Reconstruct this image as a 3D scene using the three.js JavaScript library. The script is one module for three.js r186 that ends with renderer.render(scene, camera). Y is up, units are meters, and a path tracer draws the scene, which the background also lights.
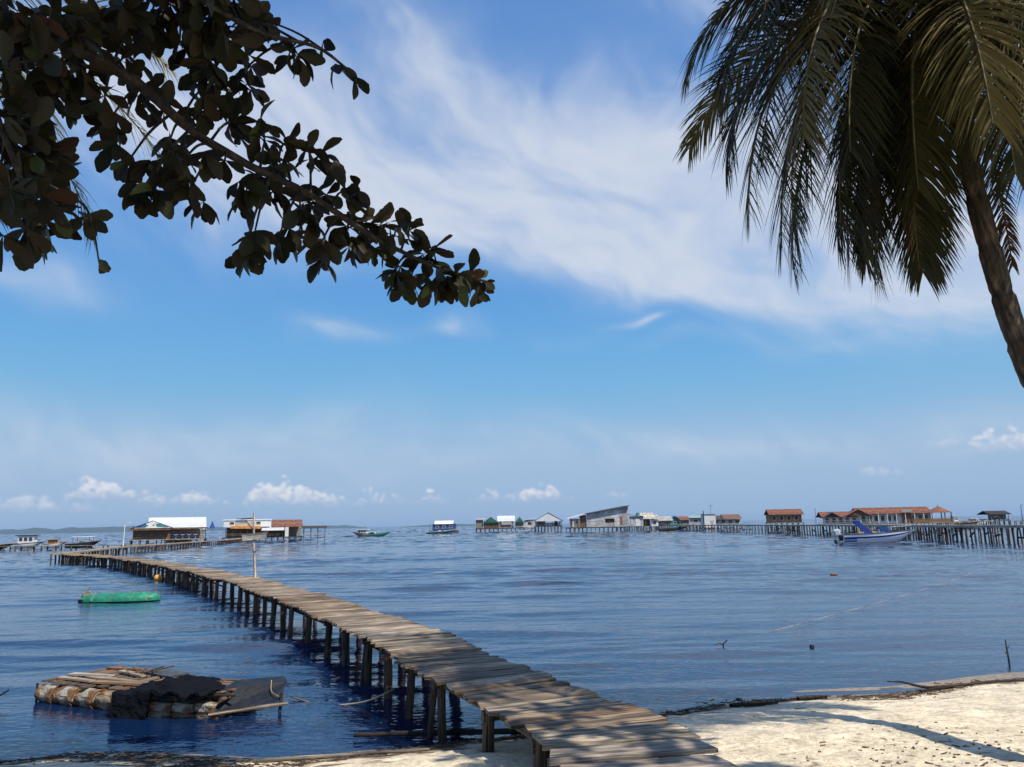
import * as THREE from 'three';
import { mergeGeometries } from 'three/addons/utils/BufferGeometryUtils.js';
import { ImprovedNoise } from 'three/addons/math/ImprovedNoise.js';
import { RoundedBoxGeometry } from 'three/addons/geometries/RoundedBoxGeometry.js';

// ---------------------------------------------------------------- camera, sky, sun, exposure
const scene = new THREE.Scene();
const D2R = Math.PI / 180;
const camera = new THREE.PerspectiveCamera(53.02, 1024 / 767, 0.05, 30000);
camera.position.set(0, 2.4, 0);
camera.rotation.order = 'YXZ';
camera.rotation.set(10.43 * D2R, 0, -1.0 * D2R);
scene.add(camera);

const renderer = new THREE.WebGLRenderer({ antialias: true });
renderer.toneMapping = THREE.LinearToneMapping;
renderer.toneMappingExposure = 1.0;
renderer.shadowMap.enabled = true;
renderer.shadowMap.type = THREE.PCFSoftShadowMap;
renderer.setSize(1024, 767);

const SUN_DIR = new THREE.Vector3(0.55, 1, 0.45).normalize();
const sun = new THREE.DirectionalLight(new THREE.Color().setRGB(1, 0.93, 0.82), 5.0);
sun.position.copy(SUN_DIR).multiplyScalar(120).add(new THREE.Vector3(0, 0, -30));
sun.target.position.set(0, 0, -30);
sun.castShadow = true;
sun.shadow.mapSize.set(4096, 4096);
Object.assign(sun.shadow.camera, { left: -60, right: 60, top: 60, bottom: -60, near: 1, far: 300 });
scene.add(sun, sun.target);

// ---- seeded random and noise
function rng(seed) { let a = seed >>> 0; return () => { a = (a + 0x6D2B79F5) | 0; let t = Math.imul(a ^ (a >>> 15), 1 | a); t = (t + Math.imul(t ^ (t >>> 7), 61 | t)) ^ t; return ((t ^ (t >>> 14)) >>> 0) / 4294967296; }; }
const P = new ImprovedNoise();
function fbm(x, y, z, o) { let a = 0.5, s = 0; for (let i = 0; i < o; i++) { s += a * P.noise(x, y, z); x = x * 2.03 + 7.1; y = y * 2.03 + 3.7; z = z * 1.9 + 1.3; a *= 0.5; } return s; }
const sst = (a, b, x) => { const t = Math.min(1, Math.max(0, (x - a) / (b - a))); return t * t * (3 - 2 * t); };
const lerp = (a, b, t) => a + (b - a) * t;
const s2l = (v) => { v /= 255; return v <= 0.04045 ? v / 12.92 : Math.pow((v + 0.055) / 1.055, 2.4); };

// ---- the sky: clear tropical air, a sheet of cirrus, low cumulus far off
function buildSky() {
  const W = 3072, Hh = 1536, data = new Float32Array(W * Hh * 4);
  const grad = [[0, 150, 180, 213], [2.5, 158, 186, 218], [5, 156, 188, 221], [7.5, 138, 184, 222], [10, 118, 179, 224], [13, 102, 169, 224], [17, 84, 155, 221], [24, 80, 144, 214], [34, 82, 138, 207], [55, 62, 114, 188], [90, 52, 100, 178]].map((g) => [g[0], s2l(g[1]), s2l(g[2]), s2l(g[3])]);
  const air = (el) => { let i = 0; while (i < grad.length - 2 && el > grad[i + 1][0]) i++; const a = grad[i], b = grad[i + 1], t = Math.min(1, Math.max(0, (el - a[0]) / (b[0] - a[0]))); return [lerp(a[1], b[1], t), lerp(a[2], b[2], t), lerp(a[3], b[3], t)]; };
  // sheets of cirrus: azimuth, elevation, half-length, half-width (degrees), tilt, thickness
  const sheets = [[-9, 34.5, 9, 2.6, -32, 0.5], [1, 28.5, 11, 3.0, -30, 0.6], [10.5, 24, 10, 4.8, -22, 1.25], [19, 21, 9, 4.8, -14, 1.25], [29, 17.5, 9, 4.0, -14, 1.1], [16, 17.5, 9, 1.8, -10, 0.55], [38, 15, 8, 4, -10, 0.7],
    [-23, 25.5, 11, 5.6, -4, 0.95], [-10, 25, 11, 4.4, -6, 1.0], [2, 22.5, 10, 3.4, -6, 0.85], [-16, 30, 9, 2.4, -14, 0.5], [6, 19, 9, 1.8, -8, 0.4], [-34, 28, 9, 5, 10, 0.5], [-34, 16.3, 3.4, 1.0, 2, 0.5],
    [-13, 13.6, 3.0, 0.9, -12, 0.72], [-5.4, 13.5, 2.2, 0.65, -2, 0.66], [10.6, 14.6, 2.2, 0.36, -2, 0.85], [17, 12.6, 7, 0.6, -3, 0.28], [4, 13.8, 3, 0.7, 0, 0.22],
    [16, 35, 8, 1.6, -38, 0.4], [8, 38, 9, 2, -34, 0.42], [26, 30, 9, 2.2, -25, 0.5], [36, 25, 8, 3, -20, 0.6],
    [-26, 6.2, 16, 2.4, 2, 0.55], [4, 5.4, 16, 2.0, 2, 0.5], [28, 5.4, 14, 1.6, 2, 0.36]];
  // far cumulus: azimuth, base elevation, half-width, height, strength
  const puffs = [[-27.6, 2.3, 2.5, 1.25, 0.85], [-25.0, 1.95, 0.9, 0.6, 0.7], [-22.3, 1.9, 1.7, 0.7, 0.65], [-16.6, 1.95, 2.6, 1.4, 0.9], [-13.9, 1.85, 1.9, 0.8, 0.8], [-10.5, 1.9, 0.9, 0.8, 0.75], [-9.2, 1.9, 1.2, 0.5, 0.5], [-6.0, 1.9, 0.8, 0.85, 0.8], [-1.9, 1.95, 0.9, 0.65, 0.6], [-0.2, 1.9, 0.8, 0.4, 0.4], [1.9, 1.95, 1.6, 0.95, 0.85], [7.4, 1.95, 0.9, 0.6, 0.45], [32.8, 4.2, 2.3, 1.3, 0.75], [29.3, 4.6, 1.1, 0.7, 0.4], [25.4, 2.9, 1.4, 0.7, 0.35], [-32.4, 1.6, 2.2, 0.85, 0.5], [-29.9, 1.5, 1.8, 0.6, 0.4], [19, 5.1, 1.8, 0.4, 0.25]];
  const r = rng(77);
  for (let a = 40; a < 322; a += 2.5 + r() * 5) puffs.push([a > 180 ? a - 360 : a, 1.7 + r() * (r() < 0.2 ? 3 : 0.6), 0.8 + r() * 1.9, 0.5 + r() * 0.9, 0.4 + r() * 0.5]);
  const ct = sheets.map((s) => [Math.cos(s[4] * D2R), Math.sin(s[4] * D2R)]);
  for (let j = 0; j < Hh; j++) {
    const el = ((j + 0.5) / Hh - 0.5) * 180, e = Math.max(el, 0), base = air(e);
    const near = puffs.filter((p) => e > p[1] - 0.6 && e < p[1] + p[3] * 1.6);
    for (let i = 0; i < W; i++) {
      const k = (j * W + i) * 4;
      if (el < -1) { data[k] = 0.12; data[k + 1] = 0.2; data[k + 2] = 0.34; data[k + 3] = 1; continue; }
      const th = ((i + 0.5) / W - 0.5) * 2 * Math.PI;            // atan2(z, x)
      let az = (th / D2R) + 90; if (az > 180) az -= 360;          // 0 = out to sea, + to the right
      const ce = Math.cos(e * D2R), sx = ce * Math.cos(th), sy = Math.sin(e * D2R), sz = ce * Math.sin(th);
      // one set of wind-drawn fibres for the whole sky
      const wx = fbm(sx * 3.1 + 9, sy * 5, sz * 3.1, 4), wy = fbm(sx * 3.3 + 31, sy * 5, sz * 3.3 + 4, 3);
      const A = az + wx * 6, E = e + wy * 5;
      let mask = 0;
      if (Math.abs(az) < 62 && e < 52) {
        for (let q = 0; q < sheets.length; q++) {
          const s = sheets[q], dx = A - s[0], dy = E - s[1], u = (dx * ct[q][0] + dy * ct[q][1]) / s[2], v = (-dx * ct[q][1] + dy * ct[q][0]) / s[3], d = u * u + v * v;
          if (d < 5) mask += s[5] * Math.exp(-d * 0.9);
        }
      }
      const out = Math.max(sst(40, 56, Math.abs(az)), sst(38, 50, e));
      if (out > 0) { const px = sx / (sy + 0.16), pz = sz / (sy + 0.16); mask = mask * (1 - out) + out * Math.max(0, 0.38 + 1.5 * fbm(px * 0.55 + 3, pz * 0.9 + 2, 5.5, 4)) * sst(1, 8, e); }
      const fu = A * 0.906 + E * -0.42, fv = A * 0.42 + E * 0.906;
      const fib = 0.5 + 0.8 * fbm(fu * 0.09, fv * 0.22, 2.2, 5) + 0.42 * fbm(fu * 0.34 + 5, fv * 0.85 + wx * 2, 8.1, 5);
      let c = 0.9 * sst(-0.16, 1.5, Math.min(1.2, mask) * 0.95 + (fib - 0.5) * 0.95 * Math.min(1, mask * 1.7));
      const veil = 0.05 * sst(3, 20, e);
      c = c + (1 - c) * veil;
      const white = [lerp(0.58, 0.67, c), lerp(0.66, 0.72, c), lerp(0.78, 0.82, c)];
      let R = lerp(base[0], white[0], c), G = lerp(base[1], white[1], c), B = lerp(base[2], white[2], c);
      for (const p of near) {
        let dx = az - p[0]; if (dx > 180) dx -= 360; if (dx < -180) dx += 360;
        if (Math.abs(dx) > p[2] * 1.5) continue;
        const n = fbm(az * 0.9, e * 1.5, p[0], 5), n2 = fbm(az * 2.6 + 5, e * 3.4, 3.3, 4);
        const u = dx / p[2], top = p[3] * Math.sqrt(Math.max(0, 1 - u * u)) * (0.75 + 1.5 * n), y = e - p[1];
        let al = sst(-0.05, 0.28, (top - y) + n2 * 0.5) * sst(-0.35, 0.25, y + n2 * 0.5) * p[4];
        if (al <= 0) continue;
        const lit = sst(0.0, 1.0, y / p[3] + n2 * 0.9 + 0.15);
        R = lerp(R, lerp(0.46, 0.8, lit), al); G = lerp(G, lerp(0.55, 0.82, lit), al); B = lerp(B, lerp(0.71, 0.86, lit), al);
      }
      data[k] = R; data[k + 1] = G; data[k + 2] = B; data[k + 3] = 1;
    }
  }
  const t = new THREE.DataTexture(data, W, Hh, THREE.RGBAFormat, THREE.FloatType);
  t.mapping = THREE.EquirectangularReflectionMapping; t.magFilter = t.minFilter = THREE.LinearFilter; t.needsUpdate = true;
  return t;
}
const skyTexture = buildSky();
scene.background = skyTexture;
scene.environment = skyTexture;

// ---------------------------------------------------------------- helpers
const V = (x, y, z) => new THREE.Vector3(x, y, z);
const used = new Map();
function numbered(n) { const k = used.get(n) ?? 0; used.set(n, k + 1); return k ? n + '_' + String(k).padStart(3, '0') : n; }
function shade(o) { o.castShadow = true; o.receiveShadow = true; return o; }
function part(parent, name, geo, mat) { const m = shade(new THREE.Mesh(geo, mat)); m.name = name; parent.add(m); return m; }
function thing(name, label, category, pos = [0, 0, 0], turn = 0, group) { const g = new THREE.Group(); g.name = numbered(name); g.position.set(...pos); g.rotation.y = turn; g.userData = { label, category }; if (group) g.userData.group = group; scene.add(g); return g; }
function single(name, geo, mat, label, category, group, pos) { const m = shade(new THREE.Mesh(geo, mat)); m.name = numbered(name); m.userData = { label, category }; if (group) m.userData.group = group; if (pos) m.position.set(...pos); scene.add(m); return m; }
function structure(name, geo, mat) { const m = shade(new THREE.Mesh(geo, mat)); m.name = numbered(name); m.userData = { kind: 'structure' }; scene.add(m); return m; }

function metricUV(g) {          // uv in metres, u along the longest side
  g.computeBoundingBox(); const s = g.boundingBox.getSize(V()); const p = g.attributes.position, n = g.attributes.normal, uv = new Float32Array(p.count * 2);
  const order = ['x', 'y', 'z'].sort((a, b) => s[b] - s[a]), get = (at, i, ax) => ax === 'x' ? at.getX(i) : ax === 'y' ? at.getY(i) : at.getZ(i);
  for (let i = 0; i < p.count; i++) {
    const a = ['x', 'y', 'z'].sort((q, w) => Math.abs(get(n, i, w)) - Math.abs(get(n, i, q)))[0], rest = order.filter((q) => q !== a);
    uv[i * 2] = get(p, i, rest[0]); uv[i * 2 + 1] = get(p, i, rest[1]);
  }
  g.setAttribute('uv', new THREE.BufferAttribute(uv, 2)); return g;
}
const plain = (g) => { for (const k of Object.keys(g.attributes)) if (!['position', 'normal', 'uv'].includes(k)) g.deleteAttribute(k); return g.index ? g.toNonIndexed() : g; };
const join = (list) => mergeGeometries(list.map(plain));
function bx(w, h, d, x = 0, y = 0, z = 0, rx = 0, ry = 0, rz = 0) { const g = metricUV(new THREE.BoxGeometry(w, h, d)); g.applyMatrix4(new THREE.Matrix4().makeRotationFromEuler(new THREE.Euler(rx, ry, rz))); g.translate(x, y, z); return g; }
function rb(w, h, d, r, x = 0, y = 0, z = 0, rx = 0, ry = 0, rz = 0) { const g = metricUV(plain(new RoundedBoxGeometry(w, h, d, 2, r))); g.applyMatrix4(new THREE.Matrix4().makeRotationFromEuler(new THREE.Euler(rx, ry, rz))); g.translate(x, y, z); return g; }
function bar(a, b, r0, r1 = r0, n = 7) {          // round bar from a to b
  const d = V().subVectors(b, a), L = d.length(), g = new THREE.CylinderGeometry(r1, r0, L, n, 1); const uv = g.attributes.uv; for (let i = 0; i < uv.count; i++) uv.setXY(i, uv.getY(i) * L, uv.getX(i) * r0 * 6.28);
  g.translate(0, L / 2, 0); g.applyQuaternion(new THREE.Quaternion().setFromUnitVectors(V(0, 1, 0), d.normalize())); g.translate(a.x, a.y, a.z); return g;
}
function beam(a, b, w, h) { const d = V().subVectors(b, a), L = d.length(), g = bx(w, h, L); const m = new THREE.Matrix4().lookAt(a, b, V(0, 1, 0)); g.applyMatrix4(m); g.translate((a.x + b.x) / 2, (a.y + b.y) / 2, (a.z + b.z) / 2); return g; }
function tube(points, r0, r1, seg = 24, n = 7, wob = 0) {
  const c = new THREE.CatmullRomCurve3(points), L = c.getLength(), g = new THREE.TubeGeometry(c, seg, 1, n, false), p = g.attributes.position, uv = g.attributes.uv;
  for (let i = 0; i <= seg; i++) { const q = c.getPointAt(i / seg); const rr = lerp(r0, r1, i / seg); for (let j = 0; j <= n; j++) { const k = i * (n + 1) + j; const w = 1 + wob * P.noise(i * 0.9, (j % n) * 1.7, r0 * 50); p.setXYZ(k, q.x + (p.getX(k) - q.x) * rr * w, q.y + (p.getY(k) - q.y) * rr * w, q.z + (p.getZ(k) - q.z) * rr * w); uv.setXY(k, (i / seg) * L, (j / n) * r0 * 6.28); } }
  g.computeVertexNormals(); return g;
}
function quadGeo(list) {        // list of [a, b, c, d] corners, uv in metres
  const pos = [], uv = [];
  for (const [a, b, c, d] of list) { const w = a.distanceTo(b), h = b.distanceTo(c); for (const [v, s, t] of [[a, 0, 0], [b, w, 0], [c, w, h], [a, 0, 0], [c, w, h], [d, 0, h]]) { pos.push(v.x, v.y, v.z); uv.push(s, t); } }
  const g = new THREE.BufferGeometry(); g.setAttribute('position', new THREE.Float32BufferAttribute(pos, 3)); g.setAttribute('uv', new THREE.Float32BufferAttribute(uv, 2)); g.computeVertexNormals(); return g;
}
function prism(shape, depth, x = 0, y = 0, z = 0, ry = 0) { const g = metricUV(new THREE.ExtrudeGeometry(new THREE.Shape(shape.map((p) => new THREE.Vector2(...p))), { depth, bevelEnabled: false })); g.translate(0, 0, -depth / 2); g.rotateY(ry); g.translate(x, y, z); return g; }

// ---------------------------------------------------------------- textures and materials
function tileNoise(seed) {
  const r = rng(seed), N = 256, t = new Float32Array(N * N); for (let i = 0; i < t.length; i++) t[i] = r();
  return (x, y, px, py) => { const xi = Math.floor(x), yi = Math.floor(y), f = x - xi, g = y - yi, u = f * f * (3 - 2 * f), v = g * g * (3 - 2 * g), m = (a, n) => ((a % n) + n) % n; const q = (a, b) => t[(m(b, py) % N) * N + (m(a, px) % N)]; return lerp(lerp(q(xi, yi), q(xi + 1, yi), u), lerp(q(xi, yi + 1), q(xi + 1, yi + 1), u), v); };
}
function tfbm(n, u, v, fx, fy, o) { let a = 0.5, s = 0, w = 0; for (let i = 0; i < o; i++) { s += a * n(u * fx + i * 13, v * fy + i * 29, fx, fy); w += a; a *= 0.55; fx *= 2; fy *= 2; } return s / w; }
function texture(W, H, fn, srgb, repeat) {
  const d = new Uint8Array(W * H * 4); for (let j = 0; j < H; j++) for (let i = 0; i < W; i++) { const c = fn((i + 0.5) / W, (j + 0.5) / H), k = (j * W + i) * 4; d[k] = Math.max(0, Math.min(255, c[0] * 255)); d[k + 1] = Math.max(0, Math.min(255, c[1] * 255)); d[k + 2] = Math.max(0, Math.min(255, c[2] * 255)); d[k + 3] = 255; }
  const t = new THREE.DataTexture(d, W, H); t.wrapS = t.wrapT = THREE.RepeatWrapping; t.magFilter = THREE.LinearFilter; t.minFilter = THREE.LinearMipmapLinearFilter; t.generateMipmaps = true; if (srgb) t.colorSpace = THREE.SRGBColorSpace; if (repeat) t.repeat.set(...repeat); t.needsUpdate = true; return t;
}
const nA = tileNoise(11), nB = tileNoise(23), nC = tileNoise(37);
const grain = (u, v) => { const w = tfbm(nA, u, v, 3, 6, 3) * 0.05, g = tfbm(nB, u, v + w, 4, 64, 4), c = tfbm(nC, u, v + w * 0.6, 3, 40, 3); const crack = sst(0.27, 0.2, c); return [g, crack, tfbm(nA, u, v, 5, 8, 4)]; };
const woodMap = texture(1024, 512, (u, v) => { const [g, c, p] = grain(u, v); const t = (0.68 + 0.95 * (g - 0.5) + 0.7 * (p - 0.5)) * (1 - 0.65 * c); return [t * 1.02, t, t * 0.97]; }, true, [0.5, 1]);
const woodBump = texture(1024, 512, (u, v) => { const [g, c] = grain(u, v); const t = 0.35 + 0.6 * g - 0.45 * c; return [t, t, t]; }, false, [0.5, 1]);
const blotch = texture(512, 512, (u, v) => { const t = 0.72 + 0.5 * (tfbm(nA, u, v, 4, 4, 5) - 0.5) + 0.3 * (tfbm(nB, u, v, 32, 32, 3) - 0.5); return [t, t, t]; }, true, [0.4, 0.4]);
const rough = texture(512, 512, (u, v) => { const t = tfbm(nB, u, v, 10, 10, 5); return [t, t, t]; }, false, [0.8, 0.8]);
const streak = texture(512, 512, (u, v) => { const t = 0.86 + 0.4 * (tfbm(nB, u, v, 48, 3, 3) - 0.5) + 0.3 * (tfbm(nA, u, v, 5, 4, 4) - 0.5); const rust = 0.6 * sst(0.66, 0.8, tfbm(nC, u, v, 9, 4, 4)); return [t * lerp(1, 0.85, rust), t * lerp(1, 0.62, rust), t * lerp(1, 0.45, rust)]; }, true, [0.12, 0.25]);
const soft = texture(256, 256, (u, v) => { const t = 0.93 + 0.16 * (tfbm(nA, u, v, 5, 5, 4) - 0.5) + 0.08 * (tfbm(nB, u, v, 32, 32, 3) - 0.5); return [t, t, t * 0.99]; }, true, [0.2, 0.2]);
const dirty = texture(512, 512, (u, v) => { const t = 0.8 + 0.5 * (tfbm(nA, u, v, 5, 5, 5) - 0.5), d = sst(0.42, 0.62, tfbm(nC, u, v, 4, 6, 5)); return [t * lerp(1, 0.62, d), t * lerp(1, 0.47, d), t * lerp(1, 0.33, d)]; }, true, [1.1, 1.1]);
const bark = texture(512, 512, (u, v) => { const t = 0.6 + 0.8 * (tfbm(nB, u, v, 30, 6, 4) - 0.5) + 0.5 * (tfbm(nA, u, v, 8, 8, 4) - 0.5); return [t * 1.02, t, t * 0.95]; }, true, [1, 1]);
const mat = (r, g, b, o = {}) => new THREE.MeshPhysicalMaterial({ color: new THREE.Color().setRGB(r, g, b), roughness: 0.85, side: THREE.DoubleSide, ...o });
const wood = (r, g, b, o = {}) => mat(r, g, b, { map: woodMap, bumpMap: woodBump, bumpScale: 0.006, roughness: 0.88, ...o });
const paint = (r, g, b, o = {}) => mat(r, g, b, { map: blotch, ...o });
const M = {
  plank: [[0.58, 0.45, 0.31], [0.45, 0.34, 0.23], [0.66, 0.54, 0.4], [0.38, 0.29, 0.2], [0.56, 0.46, 0.35], [0.42, 0.27, 0.16], [0.56, 0.48, 0.4], [0.33, 0.26, 0.2]].map((c) => wood(...c)),
  post: [wood(0.17, 0.12, 0.085), wood(0.13, 0.095, 0.07), wood(0.26, 0.16, 0.10)],
  greyPost: [wood(0.45, 0.41, 0.36), wood(0.2, 0.17, 0.14), wood(0.62, 0.58, 0.52), wood(0.13, 0.11, 0.1)],
  stringer: wood(0.24, 0.17, 0.12), greyWood: wood(0.55, 0.5, 0.43), darkWood: wood(0.11, 0.08, 0.06), brownWood: wood(0.36, 0.2, 0.11), paleWood: wood(0.75, 0.64, 0.5),
  white: paint(0.86, 0.86, 0.84, { map: soft }), cream: paint(0.9, 0.84, 0.7), whiteSheet: mat(0.7, 0.72, 0.72, { map: soft, roughness: 0.5 }), grey: [paint(0.62, 0.61, 0.58, { map: streak }), paint(0.5, 0.49, 0.47, { map: streak }), paint(0.72, 0.71, 0.68, { map: streak }), paint(0.56, 0.57, 0.58, { map: streak })],
  rust: paint(0.5, 0.22, 0.09), redTile: paint(0.38, 0.14, 0.075), redBrown: paint(0.4, 0.16, 0.1), teal: paint(0.1, 0.5, 0.5), green: paint(0.05, 0.28, 0.17), blue: paint(0.05, 0.14, 0.5), navy: paint(0.03, 0.06, 0.2), orange: paint(0.8, 0.32, 0.05), dark: paint(0.05, 0.042, 0.038), gloom: paint(0.12, 0.11, 0.1), steel: mat(0.5, 0.52, 0.54, { roughness: 0.4, metalness: 0.6 }),
  glass: mat(0.03, 0.04, 0.05, { roughness: 0.08, ior: 1.5 }),
};

// ---------------------------------------------------------------- sea
function seaGeometry() {
  const r = rng(5), waves = [];
  for (let i = 0; i < 50; i++) { const f = i / 49, lam = 0.26 * Math.pow(28, f) * (0.9 + 0.2 * r()), a = (r() - 0.5) * (r() < 0.2 ? 1.7 : 0.62) + 0.05, k = 2 * Math.PI / lam; const slope = 0.0155 * (lam < 0.5 ? 0.6 : lam > 3.2 ? 0.6 : 1.2); waves.push([Math.sin(a) * k, Math.cos(a) * k, slope / k, r() * 6.283]); }
  const NA = 640, radii = [3.2]; while (radii[radii.length - 1] < 9500) { const q = radii[radii.length - 1]; radii.push(q * (q < 70 ? 1.0072 : q < 400 ? 1.014 : 1.05)); }
  const NR = radii.length, pos = new Float32Array(NR * (NA + 1) * 3), nor = new Float32Array(pos.length), uv = new Float32Array(NR * (NA + 1) * 2), idx = [];
  for (let i = 0; i < NR; i++) for (let j = 0; j <= NA; j++) {
    const q = j / NA * 2 - 1, a = (q * 0.62 + 0.38 * q * q * q) * 84 * D2R, R = radii[i], x = R * Math.sin(a), z = -R * Math.cos(a) + 1.5, k = i * (NA + 1) + j;
    const calm = 0.74 + 1.7 * (fbm(x * 0.03 + 4, z * 0.1, 0.5, 4)), shore = sst(-1, 5, shoreLine(x) - z) * 0.5 + 0.5;
    let h = 0, gx = 0, gz = 0; for (const w of waves) { const ph = w[0] * x + w[1] * z + w[3]; h += w[2] * Math.sin(ph); const c = w[2] * Math.cos(ph); gx += c * w[0]; gz += c * w[1]; }
    const m = Math.max(0.3, calm) * shore * (1 + 2.0 * sst(25, 240, R)), fade = R < 400 ? 1 : 400 / R; gx *= m; gz *= m; h *= m * fade;
    const L = Math.hypot(gx, 1, gz); pos.set([x, h, z], k * 3); nor.set([-gx / L, 1 / L, -gz / L], k * 3); uv.set([x, z], k * 2);
    if (i < NR - 1 && j < NA) { const b = k + NA + 1; idx.push(k, k + 1, b, k + 1, b + 1, b); }
  }
  const g = new THREE.BufferGeometry(); g.setAttribute('position', new THREE.BufferAttribute(pos, 3)); g.setAttribute('normal', new THREE.BufferAttribute(nor, 3)); g.setAttribute('uv', new THREE.BufferAttribute(uv, 2)); g.setIndex(idx); return g;
}
const SHORE = [[-60, 2], [-30, -3.5], [-15, -6.6], [-8, -8.2], [-5, -8.95], [-2.9, -8.85], [-1.3, -9.05], [0, -9.55], [2, -10.5], [3.9, -11.2], [5.4, -11.5], [7.6, -12.15], [12, -13.2], [25, -16], [60, -22]];
function shoreLine(x) { let i = 0; while (i < SHORE.length - 2 && x > SHORE[i + 1][0]) i++; const a = SHORE[i], b = SHORE[i + 1], t = Math.min(1, Math.max(0, (x - a[0]) / (b[0] - a[0]))); return lerp(a[1], b[1], t) + 0.12 * Math.sin(x * 1.3 + 1) * Math.sin(x * 0.37); }
function ground(x, z) {
  const d = z - shoreLine(x);
  let h = d > 0 ? 0.52 * (1 - Math.exp(-d * 0.36)) + 0.022 * d : Math.max(-3.5, 0.1 * d);
  for (const [bx0, bd, w, k, a] of [[4.6, -0.42, 1.5, 0.13, 0.047], [6.6, -0.3, 1.2, 0.12, 0.036], [8.4, -0.4, 1.6, 0.15, 0.045], [3.0, -0.25, 0.8, 0.1, 0.03]]) h += a * Math.exp(-Math.pow((x - bx0) / w, 2) - Math.pow((d - bd) / k, 2));
  const amp = sst(-0.3, 1.2, d);
  h += amp * (0.07 * fbm(x * 0.9, z * 1.1, 1.7, 4) + 0.025 * fbm(x * 4.2, z * 4.2, 6.3, 3)) + (1 - amp) * 0.03 * fbm(x * 0.7, z * 1.6, 3, 3);
  return h;
}
const ripple = texture(1024, 1024, (u, v) => { const a = tfbm(nA, u, v, 14, 30, 4), b = tfbm(nB, u, v, 40, 70, 3); const t = 0.65 * (1 - Math.abs(2 * a - 1)) + 0.35 * b; return [t, t, t]; }, false, [1 / 5.3, 1 / 5.3]);
const seaMat = new THREE.MeshPhysicalMaterial({ color: new THREE.Color().setRGB(0.004, 0.023, 0.082), roughness: 0.07, ior: 1.333, bumpMap: ripple, bumpScale: 0.011, transmission: 0.27, thickness: 0 });
structure('sea', seaGeometry(), seaMat);

// ---------------------------------------------------------------- beach
{
  const axis = (stops) => { const out = []; for (const [a, b, n] of stops) for (let i = 0; i < n; i++) out.push(a + (b - a) * i / n); out.push(stops[stops.length - 1][1]); return out; };
  const xs = axis([[-200, -60, 8], [-60, -12, 36], [-12, 12, 420], [12, 60, 40], [60, 200, 8]]), zs = axis([[-90, -20, 20], [-20, -14, 20], [-14, -4, 220], [-4, 14, 40]]);
  const nx = xs.length, nz = zs.length, pos = [], uv = [], idx = [];
  for (let j = 0; j < nz; j++) for (let i = 0; i < nx; i++) { const x = xs[i], z = zs[j]; pos.push(x, ground(x, z), z); uv.push((x + 14) / 28, (z + 16) / 14); if (i < nx - 1 && j < nz - 1) { const k = j * nx + i; idx.push(k, k + nx, k + 1, k + 1, k + nx, k + nx + 1); } }
  const g = new THREE.BufferGeometry(); g.setAttribute('position', new THREE.Float32BufferAttribute(pos, 3)); g.setAttribute('uv', new THREE.Float32BufferAttribute(uv, 2)); g.setIndex(idx); g.computeVertexNormals();
  const at = (u, v) => { const x = u * 28 - 14, z = v * 14 - 16; return [x, z, z - shoreLine(x)]; };
  const wetness = (x, z, d) => 1 - sst(0.35, 0.95, d + 1.1 * fbm(x * 0.8, z * 0.9, 4.4, 4));
  const colour = texture(1600, 800, (u, v) => {
    const [x, z, d] = at(u, v); const n = fbm(x * 3, z * 3, 1, 4), f = fbm(x * 17, z * 17, 2, 3); let t = 0.86 + 0.22 * n + 0.3 * f; let c = [t, t * 0.955, t * 0.86];
    // wet band, wrack of leaf litter and weed, mud bed farther out
    const w = wetness(x, z, d); c = c.map((q, i) => q * lerp(1, [0.66, 0.63, 0.6][i], w));
    const litter = sst(0.1, 0.24, fbm(x * 1.1, z * 4.5, 7, 5) + 0.2 - 0.34 * Math.abs(d - 0.5)) + 0.5 * sst(0.27, 0.36, fbm(x * 7, z * 7, 9, 3) + 0.06 - 0.05 * Math.abs(d - 4.6));
    c = c.map((q, i) => lerp(q, [0.3, 0.25, 0.2][i], Math.min(0.85, litter)));
    const mud = sst(0.9, 2.2, -d + 1.6 * fbm(x * 0.6, z * 0.9, 11, 4)); return c.map((q, i) => lerp(q, [0.17, 0.15, 0.12][i], mud));
  }, true);
  colour.wrapS = colour.wrapT = THREE.ClampToEdgeWrapping;
  const gloss = texture(640, 320, (u, v) => { const [x, z, d] = at(u, v); const t = lerp(0.95, 0.3, wetness(x, z, d) * sst(0.9, 0.2, d)); return [t, t, t]; }, false); gloss.wrapS = gloss.wrapT = THREE.ClampToEdgeWrapping;
  const pits = texture(1024, 1024, (u, v) => { const t = 0.6 * tfbm(nA, u, v, 16, 16, 4) + 0.4 * tfbm(nB, u, v, 90, 90, 2); return [t, t, t]; }, false, [28 / 1.7, 14 / 1.7]);
  structure('beach', g, new THREE.MeshPhysicalMaterial({ color: new THREE.Color().setRGB(0.95, 0.89, 0.8), map: colour, roughness: 1, roughnessMap: gloss, bumpMap: pits, bumpScale: 0.02 }));
}
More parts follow.
